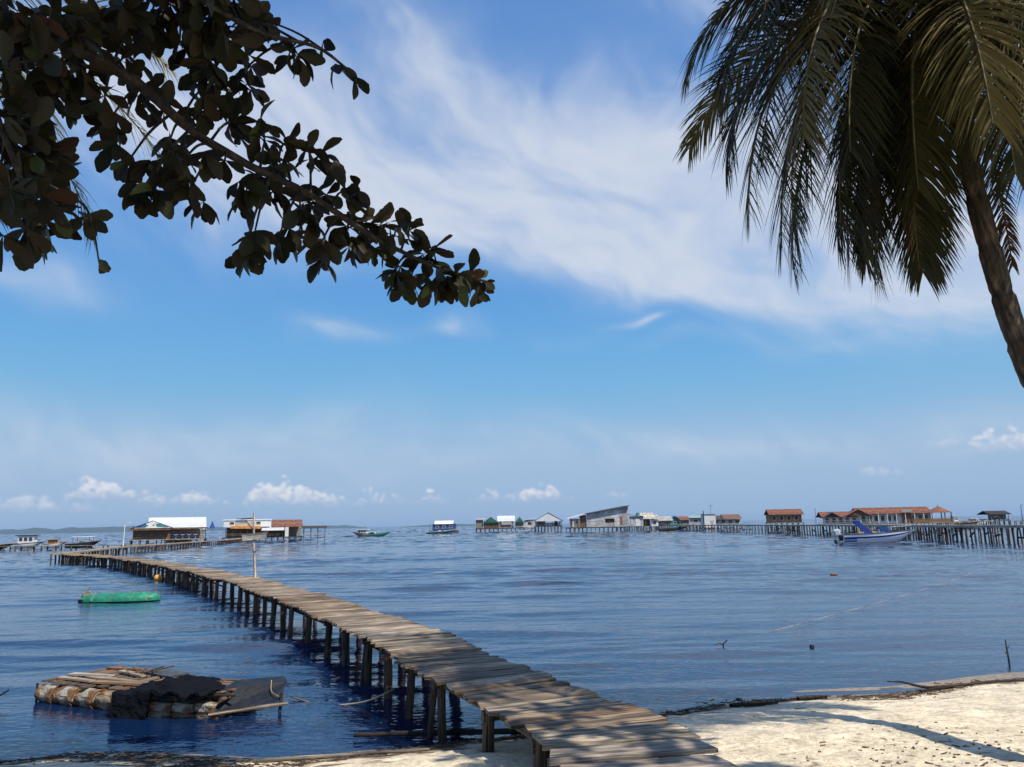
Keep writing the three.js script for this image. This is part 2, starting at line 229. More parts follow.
// low islands on the horizon
for (const [x, z, w, h, s] of [[-5400, -7000, 700, 46, 1], [-4450, -7400, 640, 60, 2], [-3700, -7600, 1100, 66, 3], [-1900, -7900, 420, 38, 4], [-620, -8200, 600, 26, 5], [-5000, -7300, 420, 40, 6], [-2400, -7900, 900, 22, 7]]) {
  const pos = [], idx = [], N = 60, K = 8; for (let j = 0; j <= K; j++) for (let i = 0; i <= N; i++) { const u = i / N * 2 - 1, v = j / K * 2 - 1; const e = Math.max(0, 1 - u * u) * Math.max(0, 1 - v * v); pos.push(u * w, h * Math.pow(e, 0.8) * (0.75 + 0.9 * fbm(u * 3 + s * 9, v * 1.5, s, 5)) - 1, v * 250); if (i < N && j < K) { const k = j * (N + 1) + i; idx.push(k, k + 1, k + N + 1, k + 1, k + N + 2, k + N + 1); } }
  const g = new THREE.BufferGeometry(); g.setAttribute('position', new THREE.Float32BufferAttribute(pos, 3)); g.setIndex(idx); g.computeVertexNormals();
  const m = structure('hill', g, mat(0.03, 0.06, 0.045)); m.position.set(x, 0, z); m.rotation.y = Math.atan2(-x, -z) * 0.6;
}

// ---------------------------------------------------------------- the long wooden jetty
const DECK = 0.7;
{
  const r = rng(101), edge = [[0.36, -3.2], [0.33, -4.6], [0.27, -5.91], [0.04, -6.97], [-0.48, -8.35], [-1.06, -9.5], [-2.02, -11.71], [-3.66, -15.4], [-5.49, -18.84], [-9.3, -26.0], [-13.06, -32.2], [-17.4, -39.0], [-22.3, -46.3], [-28.4, -54.4], [-37.0, -64.0]].map(([x, z]) => V(x, 0, z));
  const ec = new THREE.CatmullRomCurve3(edge, false, 'centripetal'), W = 1.22, L = ec.getLength();
  const frame = (s) => { const u = Math.min(1, Math.max(0, s / L)), p = ec.getPointAt(u), t = ec.getTangentAt(u); return { p, t, n: V(-t.z, 0, t.x), yaw: Math.atan2(-t.x, -t.z) }; };
  const wave = (s) => 0.025 * Math.sin(s * 0.8) + 0.018 * Math.sin(s * 2.1 + 1) + (s > 8.6 && s < 9.4 ? 0.02 : 0);
  const jetty = thing('wooden_jetty', 'long weathered plank jetty on dark posts running from the sand out over the water', 'jetty');
  // ten worn boards of unlike outline; x across the jetty, z along it
  const boards = []; for (let k = 0; k < 12; k++) {
    const q = rng(300 + k), g = new THREE.BoxGeometry(1, 0.034, 1, 10, 1, 2), p = g.attributes.position, cut = [q() * 0.05, q() * 0.05], bow = (q() - 0.5) * 0.02, s0 = q() * 50;
    for (let i = 0; i < p.count; i++) { let x = p.getX(i), y = p.getY(i), z = p.getZ(i); const e = Math.abs(x) > 0.49; if (e) x += (x > 0 ? 1 : -1) * (z * cut[x > 0 ? 1 : 0] * 1.2 + 0.015 * P.noise(z * 9, s0, 1)); z += Math.sign(z) * 0.05 * fbm(x * 3.2 + s0, Math.sign(z) * 3, 2, 3) * (Math.abs(z) > 0.4 ? 1 : 0) + (Math.abs(z) > 0.4 && e ? -Math.sign(z) * 0.06 * q() : 0); y += bow * (4 * x * x - 0.4) + 0.008 * P.noise(x * 3 + s0, z * 2, 4); if (Math.abs(z) > 0.4 && y > 0) y -= 0.004; p.setXYZ(i, x, y, z); }
    g.computeVertexNormals(); boards.push(g);
  }
  const variants = new Map();                                       // board + width class -> geometry with uv in metres
  const boardGeo = (k, w, len) => { const key = k + '|' + w + '|' + len; if (!variants.has(key)) { const g = plain(boards[k].clone()); g.scale(len, 1, w); g.computeVertexNormals(); metricUV(g); const uv = g.attributes.uv; for (let i = 0; i < uv.count; i++) uv.setXY(i, uv.getX(i) + k * 0.37, uv.getY(i) + k * 0.21 + w); variants.set(key, g); } return variants.get(key); };
  const far = []; let count = 0, s = 0;
  while (s < L) {
    const cls = s < 7 ? [0.24, 0.31, 0.17, 0.2] : [0.16, 0.24, 0.11, 0.19], w = cls[Math.floor(r() * cls.length)], len = [1.22, 1.26, 1.31][Math.floor(r() * 3)], k = Math.floor(r() * 12), f = frame(s + w / 2), off = W / 2 + (r() - 0.5) * 0.06;
    const y = DECK + wave(s) - 0.017 + (r() - 0.5) * 0.014;
    if (r() > 0.012 || s < 3) {
      const m = new THREE.Mesh(boardGeo(k, w, len), M.plank[Math.floor(r() * M.plank.length)]);
      m.position.set(f.p.x + f.n.x * off, y, f.p.z + f.n.z * off); m.rotation.set((r() - 0.5) * 0.03, f.yaw + (r() - 0.5) * 0.05, (r() - 0.5) * 0.022);
      if (r() < 0.06) m.position.addScaledVector(f.n, (r() - 0.5) * 0.2);
      if (count < 300) { m.name = 'plank'; shade(m); jetty.add(m); count++; } else { m.updateMatrix(); far.push(plain(m.geometry.clone()).applyMatrix4(m.matrix)); }
    }
    s += w + 0.006 + r() * 0.014;
  }
  if (far.length) part(jetty, 'far_planking', mergeGeometries(far), M.plank[0]).userData = { kind: 'stuff' };
  // posts in pairs with a cap beam, bearers from pair to pair
  const postGeo = [0, 1, 2, 3].map((k) => { const c = tube([V(0, -1.6, 0), V(0.012 * (k - 1.5), -0.6, 0.01), V(0, 0, 0)], 0.058 + 0.005 * k, 0.05 + 0.004 * k, 8, 9, 0.25); return mergeGeometries([plain(c), plain(new THREE.CircleGeometry(0.05, 9).rotateX(-Math.PI / 2))]); });
  let prev = null; const stops = []; for (let q = 0.6; q < L; q += q < 34 ? 1.15 + r() * 0.45 : 0.85 + r() * 0.4) stops.push(q); stops.push(L - 0.15);
  for (const q of stops) {
    const f = frame(q), y = DECK + wave(q) - 0.036, onSand = q < 1.8;
    const ends = [0.08, W - 0.06].map((o) => f.p.clone().addScaledVector(f.n, o + (r() - 0.5) * 0.12));
    if (!onSand) for (const e of ends) {
      const m = part(jetty, 'post', postGeo[Math.floor(r() * 4)], M.post[r() < 0.12 ? 2 : r() < 0.5 ? 0 : 1]); m.position.set(e.x, y - 0.005, e.z); m.rotation.set((r() - 0.5) * 0.16, r() * 6, (r() - 0.5) * 0.16); m.scale.set(0.85 + r() * 0.35, 1, 0.85 + r() * 0.35);
      if (r() < 0.2) { const b = part(jetty, 'post', postGeo[0], M.post[1]); b.position.set(e.x + f.t.x * 0.18, y - 0.02, e.z + f.t.z * 0.18); b.rotation.set((r() - 0.5) * 0.2, r(), (r() - 0.5) * 0.2); b.scale.set(0.7, 1, 0.7); }
    }
    const a = f.p.clone().addScaledVector(f.n, 0.02 - r() * 0.05).setY(y - 0.06), b = f.p.clone().addScaledVector(f.n, W - 0.02 + r() * 0.08).setY(y - 0.06);
    part(jetty, 'cap_beam', beam(a, b, 0.07, 0.09), M.stringer);
    if (r() < 0.3 && q > 3) part(jetty, 'cross_brace', bar(ends[0].clone().setY(y - 0.1), ends[1].clone().setY(0.02 + r() * 0.15), 0.03, 0.03, 6), M.post[1]);
    if (prev) for (const o of [0.16, W - 0.16]) part(jetty, 'bearer', beam(prev.f.p.clone().addScaledVector(prev.f.n, o).setY(prev.y - 0.05 + (r() - 0.5) * 0.02), f.p.clone().addScaledVector(f.n, o).setY(y - 0.05 + (r() - 0.5) * 0.02), 0.055, 0.1), M.stringer);
    prev = { f, y };
  }
}

// ---------------------------------------------------------------- a generic walkway on stilts, far off
function walkway(t, path, o) {
  const r = rng(o.seed), c = new THREE.CatmullRomCurve3(path.map(([x, z]) => V(x, 0, z)), false, 'centripetal'), L = c.getLength(), pg = [0, 1, 2].map((k) => tube([V(0, -1.2 - o.y, 0), V(0.03 * k, -o.y * 0.5, 0.02), V(0, 0, 0)], o.r * (0.9 + 0.2 * k), o.r * 0.85, 4, 6, 0.15));
  let prev = null, s = 0, n = 0;
  const frame = (q) => { const u = Math.min(1, q / L), p = c.getPointAt(u), d = c.getTangentAt(u); return { p, d, n: V(-d.z, 0, d.x) }; };
  while (s < L) {
    const f = frame(s), step = o.step(-f.p.z);
    for (const side of [-1, 1]) { const m = part(t, 'post', pg[Math.floor(r() * 3)], o.post[Math.floor(r() * o.post.length)]); m.position.set(f.p.x + f.n.x * side * o.w * 0.45, o.y - 0.05, f.p.z + f.n.z * side * o.w * 0.45); m.rotation.set((r() - 0.5) * o.lean, r() * 6, (r() - 0.5) * o.lean); n++; }
    if (prev) {
      const A = prev.p, y0 = o.y + (r() - 0.5) * o.wob, th = o.thick;
      part(t, 'deck_board', beam(A.clone().setY(o.y - th / 2), f.p.clone().setY(o.y - th / 2 + (r() - 0.5) * o.wob), o.w * (0.96 + r() * 0.08), th), o.deck[Math.floor(r() * o.deck.length)]);
      if (o.waler && r() < o.waler) part(t, 'waler', beam(A.clone().addScaledVector(prev.n, -o.w * 0.5).setY(o.y * (0.3 + 0.3 * r())), f.p.clone().addScaledVector(f.n, -o.w * 0.5).setY(o.y * (0.3 + 0.3 * r())), 0.08, 0.16), M.darkWood);
      if (o.rail && r() < o.rail) part(t, 'rail', bar(A.clone().addScaledVector(prev.n, o.w * 0.45).setY(o.y + 0.9), f.p.clone().addScaledVector(f.n, o.w * 0.45).setY(o.y + 0.9), 0.03), M.greyWood);
    }
    prev = f; s += step;
  }
  return { frame, L };
}
const jetty2 = thing('wooden_jetty', 'plank jetty turning from the bend of the long jetty towards the white roofed house', 'jetty');
walkway(jetty2, [[-38.0, -65.6], [-40.9, -75], [-44.2, -85.4], [-46, -95], [-48.2, -112], [-51, -135], [-54, -152], [-58, -166]], { seed: 7, w: 1.4, y: 0.72, r: 0.085, thick: 0.1, wob: 0.03, lean: 0.1, step: () => 1.35, deck: [M.plank[0], M.plank[2], M.plank[4]], post: M.post });
const walk3 = thing('plank_walkway', 'thin plank walkway with wide spaced posts in front of the moored boats', 'walkway');
walkway(walk3, [[-92, -126], [-74, -116.5], [-60, -112.5], [-49, -112]], { seed: 9, w: 1.1, y: 0.6, r: 0.12, thick: 0.1, wob: 0.04, lean: 0.05, step: () => 2.6, deck: [M.greyWood, M.plank[4]], post: [M.greyPost[1], M.greyPost[3]], rail: 0.3 });
const rightPier = thing('stilt_pier', 'long grey pier on a forest of thin leaning stilts behind the speedboat', 'pier');
walkway(rightPier, [[47.4, -60], [46.4, -70], [46.2, -81.4], [47.8, -97.3], [50, -137], [51.2, -174], [49.4, -208], [43.2, -262], [36, -270]], { seed: 12, w: 2.0, y: 1.6, r: 0.085, thick: 0.22, wob: 0.04, lean: 0.12, step: (d) => (d < 95 ? 0.78 : d < 150 ? 1.35 : 2.4), deck: [M.greyWood, M.paleWood, M.greyPost[2]], post: M.greyPost, waler: 0.35 });
const sidePier = thing('stilt_pier', 'distant low grey pier beyond the dark hut', 'pier');
walkway(sidePier, [[84, -154], [105, -180], [124, -192], [150, -205]], { seed: 14, w: 1.8, y: 1.5, r: 0.1, thick: 0.2, wob: 0.04, lean: 0.08, step: () => 2.4, deck: [M.greyWood, M.gloom], post: [M.greyPost[1], M.greyPost[3]], rail: 0.5 });

// ---------------------------------------------------------------- houses on stilts
function stilts(t, x0, x1, z0, z1, y, dx, m, seed = 1, rad = 0.11) { const r = rng(seed * 31), g = bar(V(0, -1.5, 0), V(0, y, 0), rad, rad * 0.9, 6), n = Math.max(1, Math.round((x1 - x0) / dx)); for (let i = 0; i <= n; i++) for (const z of [z0, z1]) { const p = part(t, 'stilt', g, m[Math.floor(r() * m.length)]); p.position.set(lerp(x0, x1, i / n), 0, z); p.rotation.set((r() - 0.5) * 0.06, 0, (r() - 0.5) * 0.08); } }
function floorSlab(t, x0, x1, z0, z1, y, m, th = 0.18) { return part(t, 'floor', bx(x1 - x0, th, z1 - z0, (x0 + x1) / 2, y - th / 2, (z0 + z1) / 2), m); }
function slope(a, b, c, d, th = 0.08) { const lo = [a, b, c, d].map((v) => v.clone().setY(v.y - th)); return quadGeo([[a, b, c, d], [lo[3], lo[2], lo[1], lo[0]], [a, lo[0], lo[1], b], [b, lo[1], lo[2], c], [c, lo[2], lo[3], d], [d, lo[3], lo[0], a]]); }
// roof with its ridge along x: front eave z1, back eave z0
function ridgeX(t, x0, x1, z0, z1, eave, top, m, name = 'roof') { const zm = (z0 + z1) / 2; const o = part(t, name, join([slope(V(x0, eave, z1), V(x1, eave, z1), V(x1, top, zm), V(x0, top, zm)), slope(V(x1, eave, z0), V(x0, eave, z0), V(x0, top, zm), V(x1, top, zm))]), m); return o; }
function ridgeZ(t, x0, x1, z0, z1, eave, top, m, name = 'roof') { const xm = (x0 + x1) / 2; return part(t, name, join([slope(V(x0, eave, z1), V(xm, top, z1), V(xm, top, z0), V(x0, eave, z0)), slope(V(xm, top, z1), V(x1, eave, z1), V(x1, eave, z0), V(xm, top, z0))]), m); }
function wallX(t, x0, x1, y0, y1, z, m, name = 'wall', th = 0.12) { return part(t, name, bx(x1 - x0, y1 - y0, th, (x0 + x1) / 2, (y0 + y1) / 2, z), m); }
function wallZ(t, z0, z1, y0, y1, x, m, name = 'wall', th = 0.12) { return part(t, name, bx(th, y1 - y0, z1 - z0, x, (y0 + y1) / 2, (z0 + z1) / 2), m); }
function windowIn(t, x, y, z, w, h, fm = M.white, gm = M.glass) { const f = part(t, 'window', join([bx(w + 0.14, 0.09, 0.1, x, y + h / 2, z), bx(w + 0.14, 0.09, 0.1, x, y - h / 2, z), bx(0.09, h - 0.1, 0.1, x - w / 2, y, z), bx(0.09, h - 0.1, 0.1, x + w / 2, y, z)]), fm); part(f, 'pane', bx(w - 0.08, h - 0.08, 0.04, x, y, z), gm); return f; }
const gable = (x0, x1, y0, y1) => [[x0, y0], [x1, y0], [(x0 + x1) / 2, y1]];
function face(t, k = 1, s = 1) { t.rotation.y = Math.atan2(-t.position.x, -t.position.z) * k; t.scale.set(s, 1, 1); }
const GR = 'stilt houses over the water';

{ // white-roofed house with a painted gable
  const t = thing('stilt_house', 'stilt house with big white roof and blue painted gable', 'house', [-66.3, 0, -150], 0, GR); face(t, 1, 0.93);
  floorSlab(t, -7.2, 7.4, -8, 0.5, 0.92, M.greyWood); stilts(t, -7, 7.2, -7.5, 0.3, 0.8, 1.6, M.post, 3); stilts(t, -7, 7.2, -4, -2.2, 0.8, 3, M.post, 4);
  ridgeX(t, -4.0, 7.2, -8.4, -0.6, 3.0, 5.05, M.whiteSheet);
  part(t, 'gable_wall', prism(gable(-6.6, 0.4, 3.0, 4.3), 0.14, 0, 0, 0.72), M.white);
  // painted figures on the gable: teal and blue fields
  part(t, 'mural_panel', prism([[-0.9, 3.16], [-0.1, 3.16], [-1.9, 3.84], [-2.6, 3.86], [-2.3, 3.3]], 0.05, 0, 0, 0.82), M.teal); part(t, 'mural_panel', prism([[-6.2, 3.14], [-5.2, 3.14], [-4.3, 3.75], [-4.6, 3.9]], 0.05, 0, 0, 0.82), M.blue); part(t, 'mural_panel', prism([[-5.1, 3.14], [-4.5, 3.14], [-3.9, 3.5], [-4.3, 3.7]], 0.05, 0, 0, 0.82), M.teal); part(t, 'mural_panel', prism([[-3.2, 3.5], [-2.7, 3.45], [-2.9, 3.9]], 0.05, 0, 0, 0.82), M.cream);
  ridgeZ(t, -7.0, 0.7, -5, 0.75, 3.06, 4.42, M.navy, 'porch_roof');
  part(t, 'fascia', join([bx(14.6, 0.32, 0.12, 0, 2.88, 0.6), bx(7.4, 0.1, 0.9, -3.6, 2.66, 0.9)]), M.brownWood);
  wallX(t, -6.6, 0.3, 0.92, 2.7, 0.1, M.brownWood); wallX(t, 0.3, 7.0, 0.92, 2.9, -5.5, M.greyWood); wallZ(t, -7.8, 0.1, 0.92, 2.9, -6.6, M.brownWood); wallZ(t, -7.8, -5.5, 0.92, 2.9, 6.9, M.brownWood);
  for (const [x, w] of [[-4.6, 0.8], [-2.2, 0.9], [-0.6, 0.5]]) windowIn(t, x, 1.95, 0.2, w, 0.9, M.brownWood);
  for (let i = 0; i < 6; i++) part(t, 'porch_post', bar(V(0.8 + i * 1.25, 0.9, 0.35), V(0.8 + i * 1.25, 2.8, 0.35), 0.06), M.darkWood);
  part(t, 'railing', join([bx(7, 0.07, 0.07, 3.8, 1.75, 0.38), bx(7, 0.05, 0.05, 3.8, 1.35, 0.38)]), M.blue);
  for (let i = 0; i < 5; i++) { const x = 1.4 + i * 1.25; part(t, 'table', join([bx(0.7, 0.06, 0.6, x, 1.65, -1.2), bx(0.08, 0.68, 0.08, x, 1.28, -1.2)]), M.white); }
  wallX(t, 5.9, 7.2, 2.2, 3.1, 0.2, M.white, 'side_panel');
}
{ const t = thing('parasol', 'folded blue parasol at the right end of the white roofed house', 'parasol', [-58.6, 0.9, -151.5]); part(t, 'pole', bar(V(0, 0, 0), V(0, 3.1, 0), 0.05), M.steel); part(t, 'canopy', new THREE.ConeGeometry(0.6, 1.5, 8, 2).translate(0, 2.6, 0), M.blue); part(t, 'base', new THREE.CylinderGeometry(0.3, 0.34, 0.12, 12).translate(0, 0.06, 0), M.gloom); }
{ // two-roof house with the pavilion
  const t = thing('stilt_house', 'stilt house with white upper roof and rust red roof behind the crooked sign', 'house', [-55, 0, -172], 0, GR); face(t, 1, 0.95);
  floorSlab(t, -9.2, 8.6, -9, 0.4, 0.75, M.darkWood); stilts(t, -9, 8.4, -8, 0.2, 0.65, 1.3, M.post, 5); 
  wallX(t, -9.0, 1.4, 3.0, 4.5, -1.2, M.white, 'upper_wall'); wallZ(t, -8, -1.2, 3.0, 4.4, -9.0, M.white, 'upper_wall'); part(t, 'upper_roof', slope(V(-9.3, 4.5, -1), V(1.6, 4.5, -1), V(1.6, 4.75, -8), V(-9.3, 4.75, -8)), M.whiteSheet);
  part(t, 'dark_awning', bx(2.4, 0.16, 0.5, -5, 4.75, -0.9), M.navy);
  for (const [x, w] of [[-7.2, 0.9], [-1.4, 0.9]]) windowIn(t, x, 3.85, -1.1, w, 0.5, M.cream);
  part(t, 'mural_panel', bx(4.2, 0.9, 0.05, -4.4, 3.65, -1.08), M.cream);
  part(t, 'porch_roof', slope(V(-7.4, 2.75, 0.5), V(-0.8, 2.6, 0.5), V(-0.8, 3.2, -1.3), V(-7.4, 3.3, -1.3)), M.orange);
  part(t, 'lean_to_roof', slope(V(-0.7, 2.2, 0.9), V(4.4, 2.2, 0.9), V(4.4, 3.0, -2.4), V(-0.7, 3.0, -2.4)), M.whiteSheet);
  ridgeX(t, 1.6, 8.6, -8.8, -1.4, 2.95, 4.5, M.redBrown, 'red_roof');
  wallX(t, -8.4, 4.2, 0.75, 2.9, -3.4, M.brownWood); wallX(t, 4.2, 8.4, 0.75, 2.9, -6, M.greyWood); wallX(t, 4.6, 5.4, 0.75, 2.8, -1.1, M.white, 'white_panel');
  for (let i = 0; i < 11; i++) part(t, 'porch_post', bar(V(-8.4 + i * 1.55, 0.7, 0.2), V(-8.4 + i * 1.55, i < 6 ? 2.7 : 2.3, 0.2), 0.07), M.darkWood);
  for (let i = 0; i < 3; i++) windowIn(t, -6.4 + i * 3, 1.8, -3.3, 1.2, 0.9, M.brownWood);
  part(t, 'railing', join([bx(12, 0.07, 0.07, -2.6, 1.5, 0.32), bx(12, 0.05, 0.05, -2.6, 1.15, 0.32)]), M.greyWood);
}
{ const t = thing('open_pavilion', 'open thatched pavilion on posts beside the rust red roof', 'pavilion', [-43.8, 0, -171], 0.25); floorSlab(t, -2.3, 2.4, -2.5, 0.4, 1.0, M.greyWood, 0.14); stilts(t, -2.2, 2.3, -2.3, 0.2, 2.7, 1.5, M.post, 8, 0.07); ridgeX(t, -2.6, 2.7, -3, 0.8, 2.6, 3.0, M.darkWood); part(t, 'railing', bx(4.4, 0.06, 0.06, 0, 1.6, 0.3), M.greyWood); }

{ // green-gabled shacks
  const t = thing('stilt_house', 'far dark shack with two green gables and a white roof', 'house', [-6, 0, -300], 0, GR);
  floorSlab(t, -9, 10, -7, 0.3, 1.35, M.darkWood, 0.3); stilts(t, -8.8, 9.8, -6, 0.1, 1.2, 1.7, M.post, 9, 0.15);
  wallX(t, -8.8, -6.0, 1.35, 4.6, 0, M.greyWood); part(t, 'roof', slope(V(-9.2, 4.6, 0.6), V(-5.4, 4.6, 0.6), V(-5.4, 5.2, -5), V(-9.2, 5.2, -5)), M.grey[1]);
  part(t, 'gable_wall', prism(gable(-5.9, 0.1, 3.4, 5.5), 0.2, 0, 0, 0.55), M.green); ridgeZ(t, -6.3, 0.4, -6, 0.6, 3.4, 5.7, M.grey[1]); wallX(t, -5.8, 0, 1.35, 3.5, 0, M.brownWood);
  for (const x of [-4.4, -1.6]) windowIn(t, x, 2.6, 0.12, 1.2, 1.0, M.paleWood);
  ridgeX(t, -0.6, 6.2, -6, 0, 3.9, 6.0, M.whiteSheet, 'white_roof'); wallX(t, 0.1, 5.6, 1.35, 3.9, -0.4, M.greyWood); wallX(t, 1, 5, 2.6, 3.7, 0, M.cream, 'white_panel');
  part(t, 'gable_wall', prism(gable(6.2, 9.6, 3.3, 5.3), 0.2, 0, 0, 0.55), M.green); ridgeZ(t, 5.9, 9.9, -5, 0.6, 3.3, 5.5, M.green); wallX(t, 6.3, 9.5, 1.35, 3.4, 0, M.greyWood);
}
{ const t = thing('stilt_house', 'small pale shed with grey roof between the green gables and the white gable house', 'house', [5.4, 0, -288], 0, GR); floorSlab(t, -2, 2.6, -5, 0.3, 1.5, M.greyWood); stilts(t, -1.9, 2.5, -4, 0.1, 1.4, 1.5, M.post, 10, 0.12); wallX(t, -1.8, 2.4, 1.5, 4.2, 0, M.grey[2]); part(t, 'roof', slope(V(-2.2, 4.0, 0.5), V(2.8, 5.0, 0.5), V(2.8, 5.1, -5), V(-2.2, 4.1, -5)), M.whiteSheet); windowIn(t, 0.2, 2.9, 0.1, 1.1, 0.9, M.brownWood); }
{ // white gable house
  const t = thing('stilt_house', 'white gabled house standing apart on short stilts left of the grey tin shack', 'house', [11.5, 0, -265], 0, GR);
  floorSlab(t, -4.7, 4.7, -7, 1.0, 1.9, M.darkWood, 0.25); stilts(t, -4.5, 4.5, -6, 0.8, 1.7, 1.1, M.post, 11, 0.13);
  part(t, 'gable_wall', prism(gable(-4.5, 4.5, 3.5, 6.0), 0.2, 0, 0, 1.1), M.white); ridgeZ(t, -5.0, 5.0, -7, 1.2, 3.5, 6.35, M.gloom);
  wallX(t, -4.0, -1.0, 1.9, 3.7, 0, M.greyWood); wallX(t, -1.0, 4.0, 1.9, 3.0, 0, M.grey[0]); wallZ(t, -6.5, 0, 1.9, 3.6, 4.1, M.grey[1]); wallZ(t, -6.5, 0, 1.9, 3.6, -4.1, M.grey[1]);
  part(t, 'door', bx(1.1, 1.7, 0.08, 2.6, 2.75, 0.12), M.darkWood); windowIn(t, -2.4, 2.9, 0.12, 1.2, 0.9, M.brownWood); for (const x of [-4.4, -1.5, 1.5, 4.4]) part(t, 'porch_post', bar(V(x, 1.9, 0.9), V(x, 3.6, 0.9), 0.08), M.darkWood);
}
{ // big grey tin shack with a mono-pitch roof
  const t = thing('tin_shack', 'large grey corrugated shack with slanting roof, tallest over the water', 'shack', [27.6, 0, -235], 0.05, GR);
  floorSlab(t, -11.4, 7.2, -9, 0.6, 1.35, M.darkWood, 0.25); stilts(t, -11.2, 7.0, -8, 0.4, 1.2, 1.3, M.greyPost, 13, 0.12);
  const r = rng(44); for (let i = 0; i < 9; i++) { const x0 = -5.9 + i * 1.4, x1 = x0 + 1.38, top = (x) => 5.35 + (x + 5.9) * 0.168; const holes = i === 4 || i === 5; const sh = holes ? [[x0, 3.8], [x1, 3.8], [x1, top(x1)], [x0, top(x0)]] : [[x0, 1.4], [x1, 1.4], [x1, top(x1)], [x0, top(x0)]]; part(t, 'wall_sheet', prism(sh, 0.05, 0, 0, 0.02 * (i % 2)), M.grey[Math.floor(r() * 4)]); if (holes) part(t, 'wall_sheet', prism([[x0, 1.4], [x1, 1.4], [x1, 2.75], [x0, 2.75]], 0.05, 0, 0, 0.02 * (i % 2)), M.grey[Math.floor(r() * 4)]); }
  part(t, 'rusty_sheet', bx(0.7, 2.4, 0.05, 4.6, 3.2, 0.1), M.rust);
  part(t, 'window', join([bx(2.9, 0.1, 0.12, 1.1, 2.78, 0.06), bx(2.9, 0.1, 0.12, 1.1, 3.78, 0.06), bx(0.1, 0.9, 0.12, 1.1, 3.28, 0.06)]), M.darkWood); wallX(t, -0.4, 2.6, 2.6, 4, -0.6, M.brownWood, 'interior_partition');
  wallX(t, -8.0, -5.95, 1.4, 5.0, -0.3, M.brownWood, 'dark_wall'); wallX(t, -11.0, -8.2, 1.4, 3.9, -0.2, M.greyWood, 'side_wall'); for (const x of [-10.8, -9.4, -8.1]) part(t, 'side_post', bar(V(x, 0.2, 0.3), V(x, 4.1, 0.3), 0.1), M.greyWood);
  wallX(t, -10.3, -9.6, 1.5, 3.6, 0.1, M.grey[2], 'door'); windowIn(t, -8.9, 2.9, -0.08, 0.8, 0.8, M.greyWood);
  part(t, 'roof', slope(V(-6.4, 5.35, 1.0), V(7.2, 7.62, 1.0), V(7.2, 7.75, -9), V(-6.4, 5.4, -9), 0.16), M.gloom); part(t, 'side_roof', slope(V(-11.6, 4.0, 0.8), V(-5.6, 5.45, 0.6), V(-5.6, 5.6, -8), V(-11.6, 4.1, -8), 0.1), M.whiteSheet);
  wallZ(t, -8.8, 0, 1.4, 7.3, 6.7, M.grey[0]); 
}
{ const t = thing('tin_shack', 'low pale lean-to with white door joined to the right of the tall grey shack', 'shack', [37.0, 0, -236.5], 0, GR); floorSlab(t, -2.4, 2.2, -6, 0.5, 1.35, M.darkWood); stilts(t, -2.2, 2.0, -5, 0.3, 1.2, 1.4, M.greyPost, 15, 0.12); wallX(t, -2.2, 2.0, 1.35, 4.4, 0, M.grey[3]); part(t, 'roof', slope(V(-2.5, 5.0, 0.6), V(2.3, 4.4, 0.6), V(2.3, 4.5, -6), V(-2.5, 5.1, -6)), M.grey[1]); part(t, 'door', bx(1.4, 2.1, 0.08, 0.3, 2.5, 0.12), M.white); part(t, 'roof_tank', new THREE.CylinderGeometry(0.5, 0.5, 0.9, 12).translate(0.8, 5.0, -2), M.teal); }
{ const t = thing('stilt_house', 'small white house with dark veranda and cream gable right of the grey shack', 'house', [40.6, 0, -243], 0, GR); floorSlab(t, -1.8, 4.2, -6, 1, 1.4, M.greyWood); stilts(t, -1.6, 4.0, -5, 0.8, 1.3, 1.4, M.greyPost, 16, 0.12); ridgeX(t, -2.2, 3.0, -6, 1.2, 3.6, 5.5, M.cream); wallX(t, -1.8, 1.8, 1.4, 3.7, -1.2, M.brownWood); wallX(t, 1.8, 4.0, 1.4, 3.4, 0.4, M.white); part(t, 'side_roof', slope(V(1.7, 3.4, 0.9), V(4.4, 3.4, 0.9), V(4.4, 4.9, -3), V(1.7, 4.9, -3)), M.grey[1]); for (const x of [-1.7, 0, 1.7]) part(t, 'porch_post', bar(V(x, 1.4, 0.9), V(x, 3.7, 0.9), 0.07), M.greyWood); windowIn(t, 2.9, 2.4, 0.5, 0.8, 0.8, M.brownWood); }
{ const t = thing('stilt_house', 'low grey roofed hut on the pier left of the teal roofed hut', 'house', [47.6, 0, -250], 0, GR); floorSlab(t, -2.6, 2.8, -4, 0.4, 1.4, M.greyWood); stilts(t, -2.4, 2.6, -3.5, 0.2, 1.3, 1.2, M.greyPost, 17, 0.12); ridgeX(t, -2.8, 3.0, -4.4, 0.8, 3.0, 4.3, M.grey[1]); wallX(t, -2.4, 2.6, 1.4, 3.1, 0, M.greyWood); for (const x of [-1.2, 1.3]) windowIn(t, x, 2.3, 0.1, 0.9, 0.7, M.white); }
{ const t = thing('stilt_house', 'little hut with teal front and brown roof above the pier', 'house', [53.4, 0, -258], 0, GR); floorSlab(t, -2.6, 3.4, -4, 0.4, 1.5, M.greyWood); stilts(t, -2.4, 3.2, -3.5, 0.2, 1.4, 1.2, M.greyPost, 18, 0.12); part(t, 'gable_wall', prism(gable(-2.3, 1.3, 3.0, 4.2), 0.16, 0, 0, 0.1), M.teal); ridgeZ(t, -2.7, 1.7, -4, 0.6, 2.9, 4.5, M.teal); wallX(t, -2.2, 1.2, 1.5, 3.0, 0, M.teal); ridgeX(t, 0.6, 4.6, -3.6, 0.6, 3.1, 4.3, M.redBrown, 'side_roof'); wallX(t, 1.3, 4.2, 1.5, 3.1, 0, M.greyWood); windowIn(t, -0.5, 2.3, 0.1, 0.9, 0.8, M.white); windowIn(t, 2.8, 2.3, 0.1, 0.9, 0.8, M.white); }
